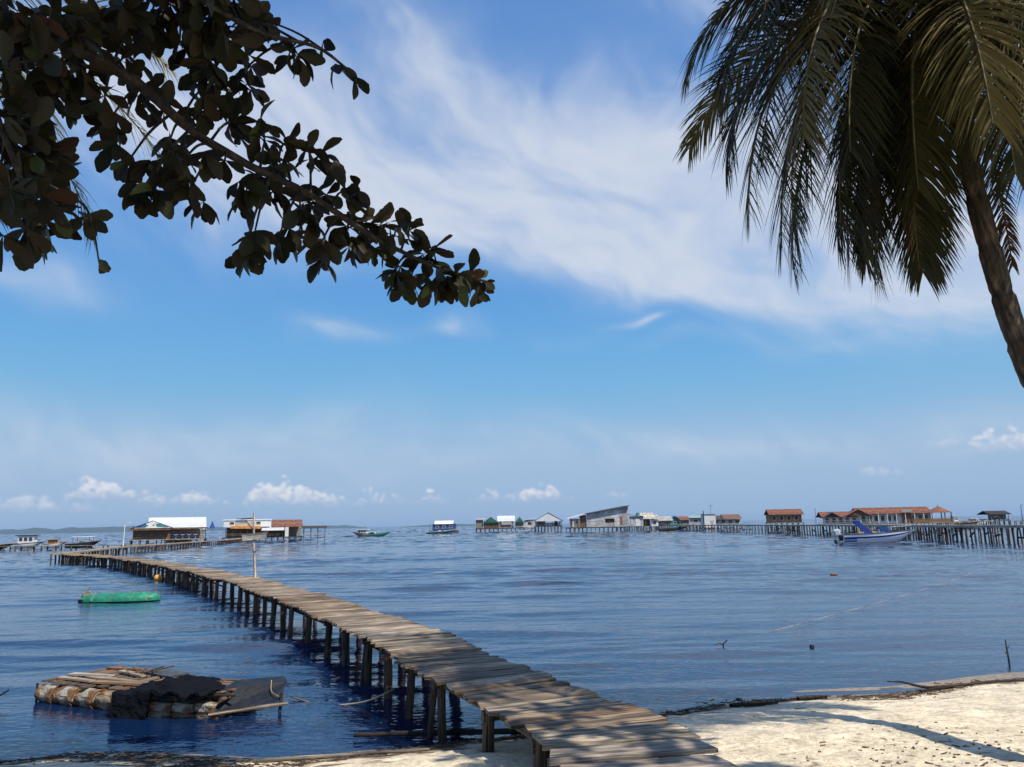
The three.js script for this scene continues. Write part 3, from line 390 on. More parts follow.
{ const t = thing('stilt_house', 'grey hut with pale mint roof left of the blank white wall', 'house', [58.6, 0, -250], 0, GR); floorSlab(t, -3, 3, -4, 0.4, 1.5, M.greyWood); stilts(t, -2.8, 2.8, -3.5, 0.2, 1.4, 1.2, M.greyPost, 19, 0.12); part(t, 'roof', slope(V(-2.6, 3.7, 0.6), V(2.8, 3.7, 0.6), V(2.8, 4.4, -4), V(-2.6, 4.4, -4)), paint(0.55, 0.72, 0.66)); wallX(t, -2.6, 2.6, 1.5, 3.7, 0, M.grey[1]); windowIn(t, -0.6, 2.7, 0.1, 1.4, 0.9, M.white); part(t, 'door', bx(0.9, 1.8, 0.08, 1.7, 2.4, 0.1), M.darkWood); }
{ const t = thing('blank_shed', 'plain white boxy shed beside the pier, blank wall towards the water', 'shed', [58.8, 0, -235], 0, GR); floorSlab(t, -1.9, 1.9, -4, 0.2, 0.7, M.greyWood); stilts(t, -1.7, 1.7, -3.5, 0, 0.6, 1.1, M.greyPost, 20, 0.12); wallX(t, -1.7, 1.7, 0.7, 4.6, 0, M.white); wallZ(t, -4, 0, 0.7, 4.6, -1.7, M.white); wallZ(t, -4, 0, 0.7, 4.6, 1.7, M.grey[2]); part(t, 'roof', bx(3.8, 0.12, 4.4, 0, 4.68, -1.9), M.grey[2]); part(t, 'pipe', bar(V(-1.9, 0.6, 0.12), V(-1.9, 5.6, 0.12), 0.14), M.navy); part(t, 'antenna', join([bar(V(0.6, 4.7, -1), V(0.6, 7.4, -1), 0.04), bar(V(0, 7.2, -1), V(1.6, 7.3, -1), 0.03), bar(V(0.2, 6.9, -1), V(1.2, 6.95, -1), 0.03)]), M.gloom); part(t, 'door', bx(0.9, 1.9, 0.06, 0.6, 1.75, 0.1), M.grey[2]); }
{ const t = thing('stilt_house', 'brown roofed huts in a row right of the blank white wall', 'house', [68, 0, -250], 0, GR); floorSlab(t, -4.6, 4.6, -5, 0.4, 1.5, M.greyWood); stilts(t, -4.4, 4.4, -4.5, 0.2, 1.4, 1.3, M.greyPost, 21, 0.12); ridgeX(t, -4.8, -1.2, -5, 0.8, 3.0, 4.3, M.gloom); ridgeX(t, -1.4, 4.6, -5, 0.8, 3.3, 4.6, M.brownWood, 'brown_roof'); wallX(t, -4.4, 4.2, 1.5, 3.1, 0, M.cream); for (let i = 0; i < 4; i++) windowIn(t, -3.4 + i * 2.2, 2.35, 0.1, 1.0, 0.8, M.brownWood); }
{ const t = thing('stilt_house', 'small red roofed house with orange walls alone beyond the pier', 'house', [65.9, 0, -190], -0.12, GR); floorSlab(t, -3.9, 4.2, -5, 0.5, 1.9, M.greyWood); stilts(t, -3.7, 4.0, -4.5, 0.3, 1.8, 1.3, M.post, 22, 0.12); ridgeX(t, -4.0, 4.3, -5.4, 0.9, 3.8, 5.1, M.redTile); part(t, 'gable_wall', join([bx(0.1, 2, 5, -3.6, 2.9, -2.2), bx(0.1, 2, 5, 3.7, 2.9, -2.2)]), M.orange); wallX(t, -3.6, 3.7, 1.9, 3.85, 0, paint(0.62, 0.34, 0.16)); for (let i = 0; i < 4; i++) windowIn(t, -2.7 + i * 1.75, 2.95, 0.1, 0.9, 1.1, M.white); part(t, 'railing', bx(8, 0.08, 0.08, 0.1, 2.6, 0.5), M.brownWood); }
{ // long red-roofed building
  const t = thing('stilt_house', 'long red tiled building with a row of white windows behind the speedboat', 'house', [69.4, 0, -150], -0.2, GR);
  floorSlab(t, -10.2, 13.6, -8, 1.0, 1.5, M.greyWood); stilts(t, -10, 13.4, -7, 0.8, 1.4, 1.5, M.greyPost, 23, 0.12);
  ridgeX(t, -3.4, 10.0, -6.6, 0.6, 3.35, 4.55, M.redTile); ridgeX(t, -9.9, -3.4, -6, 0.2, 2.9, 3.9, M.redTile, 'low_roof'); 
  part(t, 'gable_wall', prism(gable(-5.4, -1.2, 3.0, 4.0), 0.15, 0, 0, 0.7), M.brownWood); ridgeZ(t, -5.8, -0.8, -4, 1.0, 2.9, 4.25, M.redBrown, 'porch_roof'); part(t, 'gable_wall', prism(gable(-9.4, -6.6, 2.85, 3.6), 0.15, 0, 0, 0.5), M.gloom); ridgeZ(t, -9.7, -6.3, -3, 0.8, 2.75, 3.75, M.gloom, 'porch_roof');
  wallX(t, -9.6, -3.0, 1.5, 3.0, -0.6, M.white); wallX(t, -3.0, 6.2, 1.5, 3.4, -0.4, M.white); wallX(t, 6.2, 9.8, 1.5, 3.4, -0.4, M.cream); wallX(t, 4.6, 6.2, 1.5, 3.5, 0.2, M.brownWood, 'entrance'); part(t, 'sign_board', bx(1.8, 0.45, 0.1, 5.4, 3.85, 0.7), M.cream);
  for (let i = 0; i < 5; i++) windowIn(t, -8.8 + i * 1.25, 2.25, -0.5, 0.75, 0.9, M.white); for (let i = 0; i < 6; i++) windowIn(t, -2.2 + i * 1.15, 2.45, -0.3, 0.75, 1.1, M.white); for (let i = 0; i < 3; i++) windowIn(t, 6.8 + i * 1.1, 2.5, -0.3, 0.7, 1.0, M.white);
  for (let i = 0; i < 9; i++) part(t, 'porch_post', bar(V(-2.9 + i * 1.6, 1.5, 0.5), V(-2.9 + i * 1.6, 3.4, 0.5), 0.09), M.white);
  part(t, 'balustrade', join([bx(6.6, 0.12, 0.1, 9.6, 2.2, 0.9), bx(6.6, 0.5, 0.06, 9.6, 1.85, 0.9)]), paint(0.62, 0.3, 0.1)); part(t, 'balustrade', join([bx(9, 0.1, 0.1, -5, 2.2, 0.9), bx(9, 0.06, 0.06, -5, 1.85, 0.9)]), M.greyWood);
  const top = part(t, 'pavilion_roof', (() => { const g = new THREE.ConeGeometry(2.7, 1.2, 4, 1).rotateY(Math.PI / 4); g.translate(11.6, 3.95, -1.6); return metricUV(plain(g)); })(), M.redTile); part(top, 'finial', bar(V(11.6, 4.5, -1.6), V(11.6, 4.8, -1.6), 0.07), M.gloom);
  for (const [x, z] of [[9.9, 0.2], [13.2, 0.2], [9.9, -3.3], [13.2, -3.3], [11.5, 0.2]]) part(t, 'pavilion_post', bar(V(x, 1.5, z), V(x, 3.4, z), 0.1), M.darkWood);
}
{ const t = thing('stilt_house', 'far dark hut with black roof near the right edge', 'house', [123.8, 0, -200], 0, GR); floorSlab(t, -2.6, 2.6, -4, 0.4, 1.8, M.darkWood); stilts(t, -2.4, 2.4, -3.5, 0.2, 1.7, 1.2, M.post, 25, 0.12); ridgeX(t, -2.9, 2.9, -4.4, 1, 3.0, 3.9, M.dark); wallX(t, -2.3, 2.3, 1.8, 3.1, -0.6, M.greyWood); for (const x of [-2.2, 0, 2.2]) part(t, 'porch_post', bar(V(x, 1.8, 0.6), V(x, 3.0, 0.6), 0.08), M.greyWood); windowIn(t, 1, 2.4, -0.5, 0.9, 0.7, M.cream); }
// lamp poles
function lampPole(x, y, z, h, label, m) { const t = thing('lamp_pole', label, 'lamp pole', [x, y, z], 0, 'lamp poles along the piers'); part(t, 'pole', bar(V(0, 0, 0), V(0.04, h, 0), 0.06, 0.045), m); part(t, 'arm', bar(V(0.03, h - 0.05, 0), V(0.45, h + 0.1, 0), 0.03), m); part(t, 'lamp_head', rb(0.42, 0.1, 0.2, 0.04, 0.55, h + 0.1, 0), M.white); return t; }
lampPole(-46.2, 0.7, -92.5, 2.6, 'white lamp pole standing on the jetty left of the white roofed house', M.white);
lampPole(-51.4, 0.7, -128, 1.9, 'short brown pole with lamp on the jetty before the white roofed house', M.greyWood);
lampPole(77.9, -1, -120, 5.1, 'tall thin lamp pole at the right edge behind the pier', M.gloom);
lampPole(74, 1.5, -192, 3.6, 'thin dark lamp pole right of the small red roofed house', M.gloom);

// ---------------------------------------------------------------- boats
// hull along x (bow at +x); returns outer skin and inner deck. o: L, B, keel, sheer0 (stern), sheer1 (bow), full (0..1 how far aft the beam stays full)
function hullShape(o) {
  const NS = 22, NP = 12, st = [];
  for (let i = 0; i <= NS; i++) {
    const t = i / NS, b = o.B / 2 * (t < o.full ? lerp(o.stern ?? 0.86, 1, sst(0, o.full, t)) : Math.pow(Math.max(0, 1 - Math.pow((t - o.full) / (1 - o.full), o.pow ?? 2.2)), 0.8)), sheer = lerp(o.sheer0, o.sheer1, Math.pow(t, 1.8)), keel = lerp(o.keel, sheer, Math.pow(t, o.rake ?? 7)), x = (t - 0.5) * o.L + (o.over ?? 0) * Math.pow(t, 6), row = [];
    for (let k = 0; k <= NP; k++) { const a = k / NP * 2 - 1, s = Math.abs(a), w = Math.sign(a) * b * Math.pow(Math.sin(Math.min(1, s * 1.02) * Math.PI / 2), 0.62), y = lerp(keel, sheer, Math.pow(s, o.vee ?? 1.7)); row.push(V(x - (o.over ?? 0) * (1 - s) * Math.pow(t, 4), y, w)); }
    st.push(row);
  }
  const skin = (y0, y1) => { const q = []; for (let i = 0; i < NS; i++) for (let k = 0; k < NP; k++) { const a = Math.abs((k + 0.5) / NP * 2 - 1); if (a < y0 || a > y1) continue; q.push([st[i][k], st[i + 1][k], st[i + 1][k + 1], st[i][k + 1]]); } return q; };
  const transom = []; for (let k = 0; k < NP; k++) transom.push([st[0][k], st[0][k + 1], V(st[0][0].x, st[0][0].y, 0), V(st[0][0].x, st[0][0].y, 0)]);
  const deck = []; for (let i = 0; i < NS; i++) { const y = (v) => v.clone().setY(v.y - (o.sink ?? 0.05)); const e = 0.96, a = y(st[i][0]), b = y(st[i + 1][0]), c = y(st[i + 1][NP]), d = y(st[i][NP]); for (const v of [a, b, c, d]) v.z *= e; deck.push([a, b, c, d]); }
  const rim = []; for (const k of [0, NP]) rim.push(tube(st.map((row) => row[k]), o.rim ?? 0.04, o.rim ?? 0.04, 30, 6));
  const smooth = (q) => { const g = quadGeo(q); return g; };
  return { lower: smooth(skin(0, 0.5)), upper: join([smooth(skin(0.5, 1)), quadGeo(transom)]), deck: quadGeo(deck), rim: join(rim), all: join([smooth(skin(0, 1)), quadGeo(transom)]), st };
}
const gel = (r, g, b) => mat(r, g, b, { roughness: 0.22, clearcoat: 0.5, clearcoatRoughness: 0.1 });
{ // the speedboat
  const t = thing('speedboat', 'white and blue speedboat with blue arch moored by the pier', 'speedboat', [37.0, 0, -80], -0.28);
  const white = gel(0.9, 0.9, 0.89), blue = gel(0.012, 0.045, 0.3), h = hullShape({ L: 6.6, B: 2.3, keel: -0.35, sheer0: 0.85, sheer1: 1.28, full: 0.4, pow: 2.4, rake: 5, vee: 1.4, over: 0.5, sink: 0.12, rim: 0.035 });
  part(t, 'hull', h.all, white); part(t, 'deck', h.deck, white); part(t, 'rub_rail', h.rim, M.gloom);
  const band = (lo, hi, x0, x1, m, name) => { const q = []; for (const sgn of [0, 12]) for (let i = 0; i < 22; i++) { const A = h.st[i], B = h.st[i + 1]; if (A[0].x < x0 || B[0].x > x1) continue; const at = (row, s) => { const k = sgn ? 6 + s * 6 : 6 - s * 6, k0 = Math.min(11, Math.floor(k)), v = row[k0].clone().lerp(row[k0 + 1], k - k0); v.z += Math.sign(v.z) * 0.012; return v; }; q.push([at(A, lo), at(B, lo), at(B, hi), at(A, hi)]); } return part(t, name, quadGeo(q), m); };
  band(0.74, 0.85, -3.3, 3.0, blue, 'blue_stripe'); band(0.52, 0.74, -3.3, -1.9, blue, 'blue_stern_panel');
  part(t, 'arch', join([-1, 1].map((s) => { const q = 1.02 * s; return prism([[-0.95, 0.8], [-0.35, 0.8], [-1.8, 2.2], [-2.25, 2.2]], 0.09, 0, 0, q); }).concat([bx(0.56, 0.09, 2.14, -2.02, 2.2, 0)])), blue);
  part(t, 'windscreen', quadGeo([[V(1.3, 1.15, -0.85), V(1.3, 1.15, 0.85), V(0.75, 1.62, 0.72), V(0.75, 1.62, -0.72)], [V(1.3, 1.15, 0.85), V(0.1, 1.05, 1.0), V(0.0, 1.5, 0.9), V(0.75, 1.62, 0.72)], [V(0.1, 1.05, -1.0), V(1.3, 1.15, -0.85), V(0.75, 1.62, -0.72), V(0.0, 1.5, -0.9)]]), mat(0.02, 0.05, 0.16, { roughness: 0.06 }));
  for (const [x, z] of [[-0.3, 0.45], [-0.3, -0.45], [-1.5, 0], [-0.3, 0]]) { const s = part(t, 'seat', join([rb(0.5, 0.16, 0.5, 0.05, x, 1.02, z), rb(0.14, 0.5, 0.5, 0.05, x - 0.26, 1.24, z)]), paint(0.75, 0.55, 0.3)); s.position.y = 0; }
  part(t, 'console', rb(0.5, 0.5, 0.7, 0.08, 0.35, 1.1, 0.4), white);
  for (const z of [-0.42, 0.42]) { const m = part(t, 'outboard_motor', join([rb(0.6, 0.68, 0.44, 0.14, -3.85, 1.05, z, 0, 0, 0.25), rb(0.2, 0.7, 0.2, 0.06, -3.85, 0.45, z, 0, 0, 0.25)]), gel(0.62, 0.63, 0.65)); part(m, 'propeller_leg', join([rb(0.16, 0.6, 0.12, 0.04, -4.0, 0.05, z, 0, 0, 0.4), rb(0.42, 0.12, 0.12, 0.05, -4.1, -0.1, z)]), M.dark); part(m, 'bracket', bx(0.45, 0.55, 0.3, -3.5, 0.5, z), M.dark); }
  part(t, 'bow_rail', join([-1, 1].flatMap((s) => [tube([V(0.9, 1.2, s * 1.02), V(1.3, 1.55, s * 0.95), V(2.4, 1.62, s * 0.6), V(3.2, 1.7, 0.0)], 0.022, 0.022, 16, 6), bar(V(2.2, 1.15, s * 0.7), V(2.2, 1.6, s * 0.68), 0.018)])), M.steel);
  part(t, 'swim_ladder', join([bar(V(-3.35, 0.2, 0.95), V(-3.3, 1.5, 0.95), 0.025), bar(V(-3.35, 0.2, 0.7), V(-3.3, 1.5, 0.7), 0.025)]), M.steel);
}
function fishingBoat(label, pos, turn, o) {
  const t = thing('fishing_boat', label, 'boat', pos, turn, 'wooden boats in the bay'), h = hullShape({ L: o.L, B: o.B, keel: -0.4, sheer0: o.s0, sheer1: o.s1, full: 0.45, stern: 0.6, pow: 2, rake: 4, vee: 1.2, sink: 0.2, rim: 0.05, over: 0.6 });
  part(t, 'hull', h.all, o.hull); part(t, 'deck', h.deck, M.brownWood); part(t, 'gunwale', h.rim, o.trim);
  if (o.cabin) { const [x, w, hh] = o.cabin, y = o.s0; const c = part(t, 'cabin', rb(w, hh, o.B * 0.66, 0.06, x, y + hh / 2 - 0.15, 0), o.cabinMat); for (const s of [-1, 1]) for (let i = 0; i < 3; i++) part(c, 'window', bx(w * 0.2, hh * 0.35, 0.04, x - w * 0.3 + i * w * 0.3, y + hh * 0.5, s * (o.B * 0.33 + 0.01)), M.glass); part(t, 'cabin_roof', rb(w + 0.7, 0.12, o.B * 0.86, 0.04, x, y + hh - 0.08, 0), o.roof ?? M.white); }
  if (o.canopy) { const [x, w, hh] = o.canopy; part(t, 'canopy', rb(w, 0.12, o.B * 0.9, 0.05, x, o.s0 + hh, 0), o.roof ?? M.white); for (const s of [-1, 1]) for (const q of [-1, 1]) part(t, 'canopy_post', bar(V(x + q * w * 0.44, o.s0 - 0.1, s * o.B * 0.38), V(x + q * w * 0.44, o.s0 + hh, s * o.B * 0.38), 0.04), M.gloom); }
  if (o.mast) part(t, 'mast', bar(V(o.mast[0], o.s0, 0), V(o.mast[0] + 0.3, o.s0 + o.mast[1], 0), 0.05, 0.03), M.greyWood);
  for (let i = 0; i < (o.clutter ?? 0); i++) { const r = rng(i * 7 + Math.round(pos[0] * 10) + 999); part(t, 'crate', rb(0.4 + r() * 0.5, 0.3 + r() * 0.5, 0.5, 0.05, (r() - 0.4) * o.L * 0.5, o.s0 + 0.1, (r() - 0.5) * o.B * 0.4), [M.blue, M.orange, M.white, M.dark, M.teal][Math.floor(r() * 5)]); }
  return t;
}
fishingBoat('white boat with dark cabin windows left of the bright green boat', [-41.9, 0, -217], Math.PI - 0.1, { L: 6, B: 2.2, s0: 0.75, s1: 1.3, hull: paint(0.75, 0.6, 0.52), trim: M.rust, cabin: [0.2, 2.6, 1.2], cabinMat: M.white, mast: [-0.8, 2.4], roof: M.white });
fishingBoat('bright green low boat beside the white cabin boat out in the bay', [-37.4, 0, -213], 0.1, { L: 7.4, B: 2.0, s0: 0.55, s1: 1.25, hull: paint(0.08, 0.6, 0.42), trim: paint(0.1, 0.66, 0.48), clutter: 4, cabin: [-1.4, 1.1, 0.7], cabinMat: M.gloom });
fishingBoat('green hulled open boat in front of the blue floating hut', [-24.3, 0, -258], 0.05, { L: 9.6, B: 2.4, s0: 0.6, s1: 1.3, hull: paint(0.06, 0.4, 0.24), trim: M.white, clutter: 8 });
{ const t = thing('floating_hut', 'blue walled floating hut with white roof out in the bay', 'floating hut', [-24.6, 0, -272], 0); part(t, 'pontoon', rb(10, 0.8, 5, 0.1, 0, 0.5, -1), M.gloom); wallX(t, -3.8, 4.0, 0.9, 3.2, 0.6, M.blue); wallZ(t, -3, 0.6, 0.9, 3.2, -3.8, M.navy); wallZ(t, -3, 0.6, 0.9, 3.2, 4.0, M.navy); ridgeX(t, -3.2, 3.4, -3.2, 1, 3.2, 4.3, M.white); part(t, 'side_awning', bx(1.8, 0.1, 3, -4.3, 3.0, -1), M.navy); for (const x of [-4.9, 4.7]) part(t, 'awning_post', bar(V(x, 0.8, 0.8), V(x, 3, 0.8), 0.06), M.gloom); for (const x of [-2.2, 0.1, 2.4]) windowIn(t, x, 2.2, 0.72, 1.0, 0.8, M.white); part(t, 'railing', bx(9.6, 0.08, 0.08, 0, 1.7, 1.4), M.greyWood); }
fishingBoat('small white boat moored left of the white gabled house', [3.6, 0, -262], 0.2, { L: 5.4, B: 1.8, s0: 0.7, s1: 1.2, hull: M.white, trim: M.blue, canopy: [-0.5, 2, 1.2] });
fishingBoat('long dark wooden boat moored along the pier stilts below the white shed', [45.5, 0, -225], 0, { L: 8.2, B: 1.9, s0: 0.7, s1: 1.2, hull: M.brownWood, trim: M.green, clutter: 3 });
fishingBoat('white hut boat with dark roof behind the thin walkway at far left', [-81.5, 0, -131], 0.1, { L: 4.6, B: 1.9, s0: 0.7, s1: 1.0, hull: M.white, trim: M.navy, cabin: [0, 2.6, 1.5], cabinMat: M.white, roof: M.navy });
fishingBoat('small orange and white boat behind the thin walkway', [-77, 0, -131], 0.15, { L: 3.4, B: 1.5, s0: 0.6, s1: 1.0, hull: M.white, trim: M.orange, cabin: [-0.2, 1.2, 0.8], cabinMat: M.orange, roof: M.orange, clutter: 3 });
fishingBoat('low dark boat with pale canopy right of the orange boat', [-71.6, 0, -130], 0.05, { L: 5.4, B: 1.8, s0: 0.6, s1: 1.1, hull: M.dark, trim: M.greyWood, canopy: [0, 3, 1.1], clutter: 4 });
fishingBoat('dark fishing boat cut by the left edge of the view', [-79.5, 0, -118.5], 0.0, { L: 7.5, B: 1.9, s0: 0.6, s1: 1.0, hull: M.darkWood, trim: M.greyWood, clutter: 3 });
fishingBoat('far boat with white awning beyond the bend of the jetty', [-70.5, 0, -165], 0.0, { L: 5.6, B: 1.8, s0: 0.6, s1: 1.0, hull: M.gloom, trim: M.navy, canopy: [-1, 2.2, 1.7], clutter: 2 });
fishingBoat('white motor boat seen above the pier deck near the right edge', [118.5, 0, -200], 0.1, { L: 6.4, B: 2.1, s0: 1.1, s1: 1.8, hull: M.white, trim: M.white, cabin: [-1.6, 1.2, 1.0], cabinMat: M.white });
fishingBoat('brown wooden boat seen above the pier deck right of the red pavilion', [99.5, 0, -172], 0.05, { L: 4.6, B: 1.7, s0: 1.0, s1: 1.4, hull: M.brownWood, trim: M.dark });
fishingBoat('little white cabin boat behind the brown boat right of the red pavilion', [121, 0, -215], 0.3, { L: 5, B: 1.8, s0: 1.2, s1: 1.5, hull: M.white, trim: M.greyWood, cabin: [0, 1.6, 1.5], cabinMat: M.white, roof: M.grey[2] });

{ // green tarpaulin boat in the middle water
  const t = thing('covered_boat', 'long low green tarpaulin covered boat floating left of the jetty', 'boat', [-13.95, 0, -28.0], 0.1);
  const h = hullShape({ L: 2.6, B: 0.74, keel: -0.2, sheer0: 0.08, sheer1: 0.1, full: 0.5, stern: 0.7, pow: 4, rake: 9, vee: 1.1, sink: 0.02, rim: 0.03 }); part(t, 'hull', h.all, mat(0.02, 0.035, 0.03)); part(t, 'gunwale', h.rim, M.darkWood);
  const g = new THREE.SphereGeometry(1, 40, 20, 0, Math.PI * 2, 0, Math.PI / 2), p = g.attributes.position; for (let i = 0; i < p.count; i++) { let x = p.getX(i), y = p.getY(i), z = p.getZ(i); const sx = Math.sign(x) * Math.pow(Math.abs(x), 0.55), sy = Math.pow(Math.max(0, y), 0.6); const n = 1 + 0.16 * fbm(x * 6, z * 3, 2, 3) + 0.05 * Math.sin(sx * 24); p.setXYZ(i, sx * 1.37, 0.02 + sy * 0.29 * n * (0.92 + 0.1 * x), z * 0.41 * (1 + 0.1 * fbm(x * 5, 3, z * 4, 2))); } g.computeVertexNormals();
  part(t, 'tarpaulin', metricUV(plain(g)), mat(0.04, 0.48, 0.27, { roughness: 0.5, map: blotch, bumpMap: rough, bumpScale: 0.02 }));
  for (const x of [-0.8, -0.2, 0.5, 1.0]) part(t, 'lashing', tube([V(x, 0.06, 0.42), V(x + 0.03, 0.27, 0.27), V(x, 0.325, 0), V(x + 0.02, 0.26, -0.27), V(x, 0.06, -0.42)], 0.01, 0.01, 16, 5), M.greyWood);
  part(t, 'stern_bundle', join([rb(0.3, 0.14, 0.3, 0.05, -1.12, 0.27, 0, 0.1, 0.3, 0.2), bar(V(-1.28, 0.15, 0.1), V(-1.0, 0.52, 0.05), 0.018), bar(V(-1.1, 0.15, -0.1), V(-1.32, 0.42, 0), 0.016)]), M.greyWood);
}
{ const g = new THREE.SphereGeometry(0.2, 20, 14); g.scale(1, 0.92, 1); const t = thing('mooring_buoy', 'small orange yellow ball buoy floating close to the jetty posts', 'buoy', [-17.9, 0.1, -39.6]); part(t, 'ball', g, mat(0.8, 0.4, 0.06, { roughness: 0.5 })); part(t, 'eye', new THREE.TorusGeometry(0.05, 0.014, 6, 12).translate(0, 0.21, 0), M.gloom); }

// ---------------------------------------------------------------- rafts near the beach
const foam = [[0.66, 0.6, 0.5], [0.5, 0.4, 0.28], [0.72, 0.67, 0.58], [0.42, 0.28, 0.17]].map((c) => mat(...c, { map: dirty, bumpMap: rough, bumpScale: 0.05 }));
function foamBlock(L, R, seed) { const g = new THREE.CylinderGeometry(R, R, L, 16, 8), p = g.attributes.position; for (let i = 0; i < p.count; i++) { const x = p.getX(i), y = p.getY(i), z = p.getZ(i), a = Math.atan2(z, x), e = 1 - 0.14 * Math.pow(Math.abs(y) / (L / 2), 6), sq = 1 / Math.pow(Math.pow(Math.abs(Math.cos(a)), 3.2) + Math.pow(Math.abs(Math.sin(a)), 3.2), 1 / 3.2), n = (0.93 + 0.16 * fbm(x * 6 + seed, y * 5, z * 6, 3)) * e * lerp(1, sq, 0.7); p.setXYZ(i, x * n, y, z * n); } g.rotateZ(Math.PI / 2); g.computeVertexNormals(); return metricUV(plain(g)); }
function rope(parent, name, pts, r, m) { return part(parent, name, tube(pts, r, r, Math.max(10, pts.length * 6), 5), m); }
{
  const t = thing('foam_raft', 'ramshackle raft of pale foam floats with boards and sticks on top', 'raft', [-5.95, 0, -12.05], -0.44), r = rng(61); t.scale.set(0.86, 0.78, 0.86);
  for (let i = 0; i < 4; i++) { const m = part(t, 'float', foamBlock(0.47, 0.17, i * 3), foam[[0, 2, 0, 1][i]]); m.position.set(-0.74 + i * 0.5, 0.12 + 0.02 * r(), 0.68); m.rotation.set(r() * 6, (r() - 0.5) * 0.12, (r() - 0.5) * 0.08); const b = part(t, 'float', foamBlock(0.46, 0.14, i * 3 + 40), foam[(i + 1) % 4]); b.position.set(-0.74 + i * 0.5, 0.1, -0.62); b.rotation.x = r() * 6; const c = part(t, 'float', foamBlock(0.46, 0.14, i * 3 + 80), foam[(i + 2) % 4]); c.position.set(-0.74 + i * 0.5, 0.09, 0); c.rotation.x = r() * 6; for (const z of [0.68]) rope(t, 'lashing', [0, 1, 2, 3, 4, 5, 6].map((k) => V(-0.52 + i * 0.5, 0.11 + 0.19 * Math.sin(k), z + 0.19 * Math.cos(k))), 0.012, M.rust); }
  for (const [z, y] of [[0.42, 0.3], [0.5, 0.31], [-0.1, 0.27], [-0.7, 0.28]]) part(t, 'side_beam', bar(V(-1.05 - r() * 0.1, y, z + (r() - 0.5) * 0.06), V(1.1 + r() * 0.1, y + (r() - 0.5) * 0.04, z + (r() - 0.5) * 0.08), 0.035, 0.03), M.brownWood);
  for (let i = 0; i < 9; i++) { const x = -0.95 + i * 0.23 + (r() - 0.5) * 0.06; part(t, 'deck_slat', bx(0.1 + r() * 0.08, 0.025, 1.3 + r() * 0.3, x, 0.325 + r() * 0.02, (r() - 0.5) * 0.1, 0.02 * (r() - 0.5), (r() - 0.5) * 0.12, 0.05 * (r() - 0.5)), [M.stringer, M.brownWood, M.plank[3], M.stringer][Math.floor(r() * 4)]); }
  for (const [x, z, L, a, m, w] of [[-0.5, 0.15, 0.9, 0.12, M.greyPost[2], 0.16], [0.1, -0.2, 0.8, -0.2, M.plank[4], 0.12], [0.55, -0.5, 0.85, -0.15, paint(0.12, 0.14, 0.17), 0.4], [0.35, 0.3, 1.3, 0.05, M.plank[1], 0.14], [-0.3, -0.55, 1.2, 0.1, M.brownWood, 0.1], [0.6, 0.45, 1.0, 0.18, M.plank[5], 0.13], [-0.4, 0.5, 0.9, -0.05, M.plank[4], 0.12]]) part(t, 'loose_board', bx(L, 0.03, w, x, 0.372 + 0.012 * r(), z, 0.05 * (r() - 0.5), a, 0.06 * (r() - 0.5)), m);
  for (let i = 0; i < 7; i++) { const x = 0.1 + r() * 0.6 - 0.3, z = -0.5 + r() * 0.4; part(t, 'stick', bar(V(x, 0.4, z), V(x + (r() - 0.5) * 0.9, 0.42 + r() * 0.12, z + (r() - 0.5) * 0.5), 0.016, 0.012, 5), i % 2 ? M.brownWood : M.plank[5]); }
  for (const z of [0.74, -0.6]) part(t, 'corner_stake', bar(V(-1.02, -0.2, z), V(-1.04, 0.31, z), 0.02), M.darkWood);
}
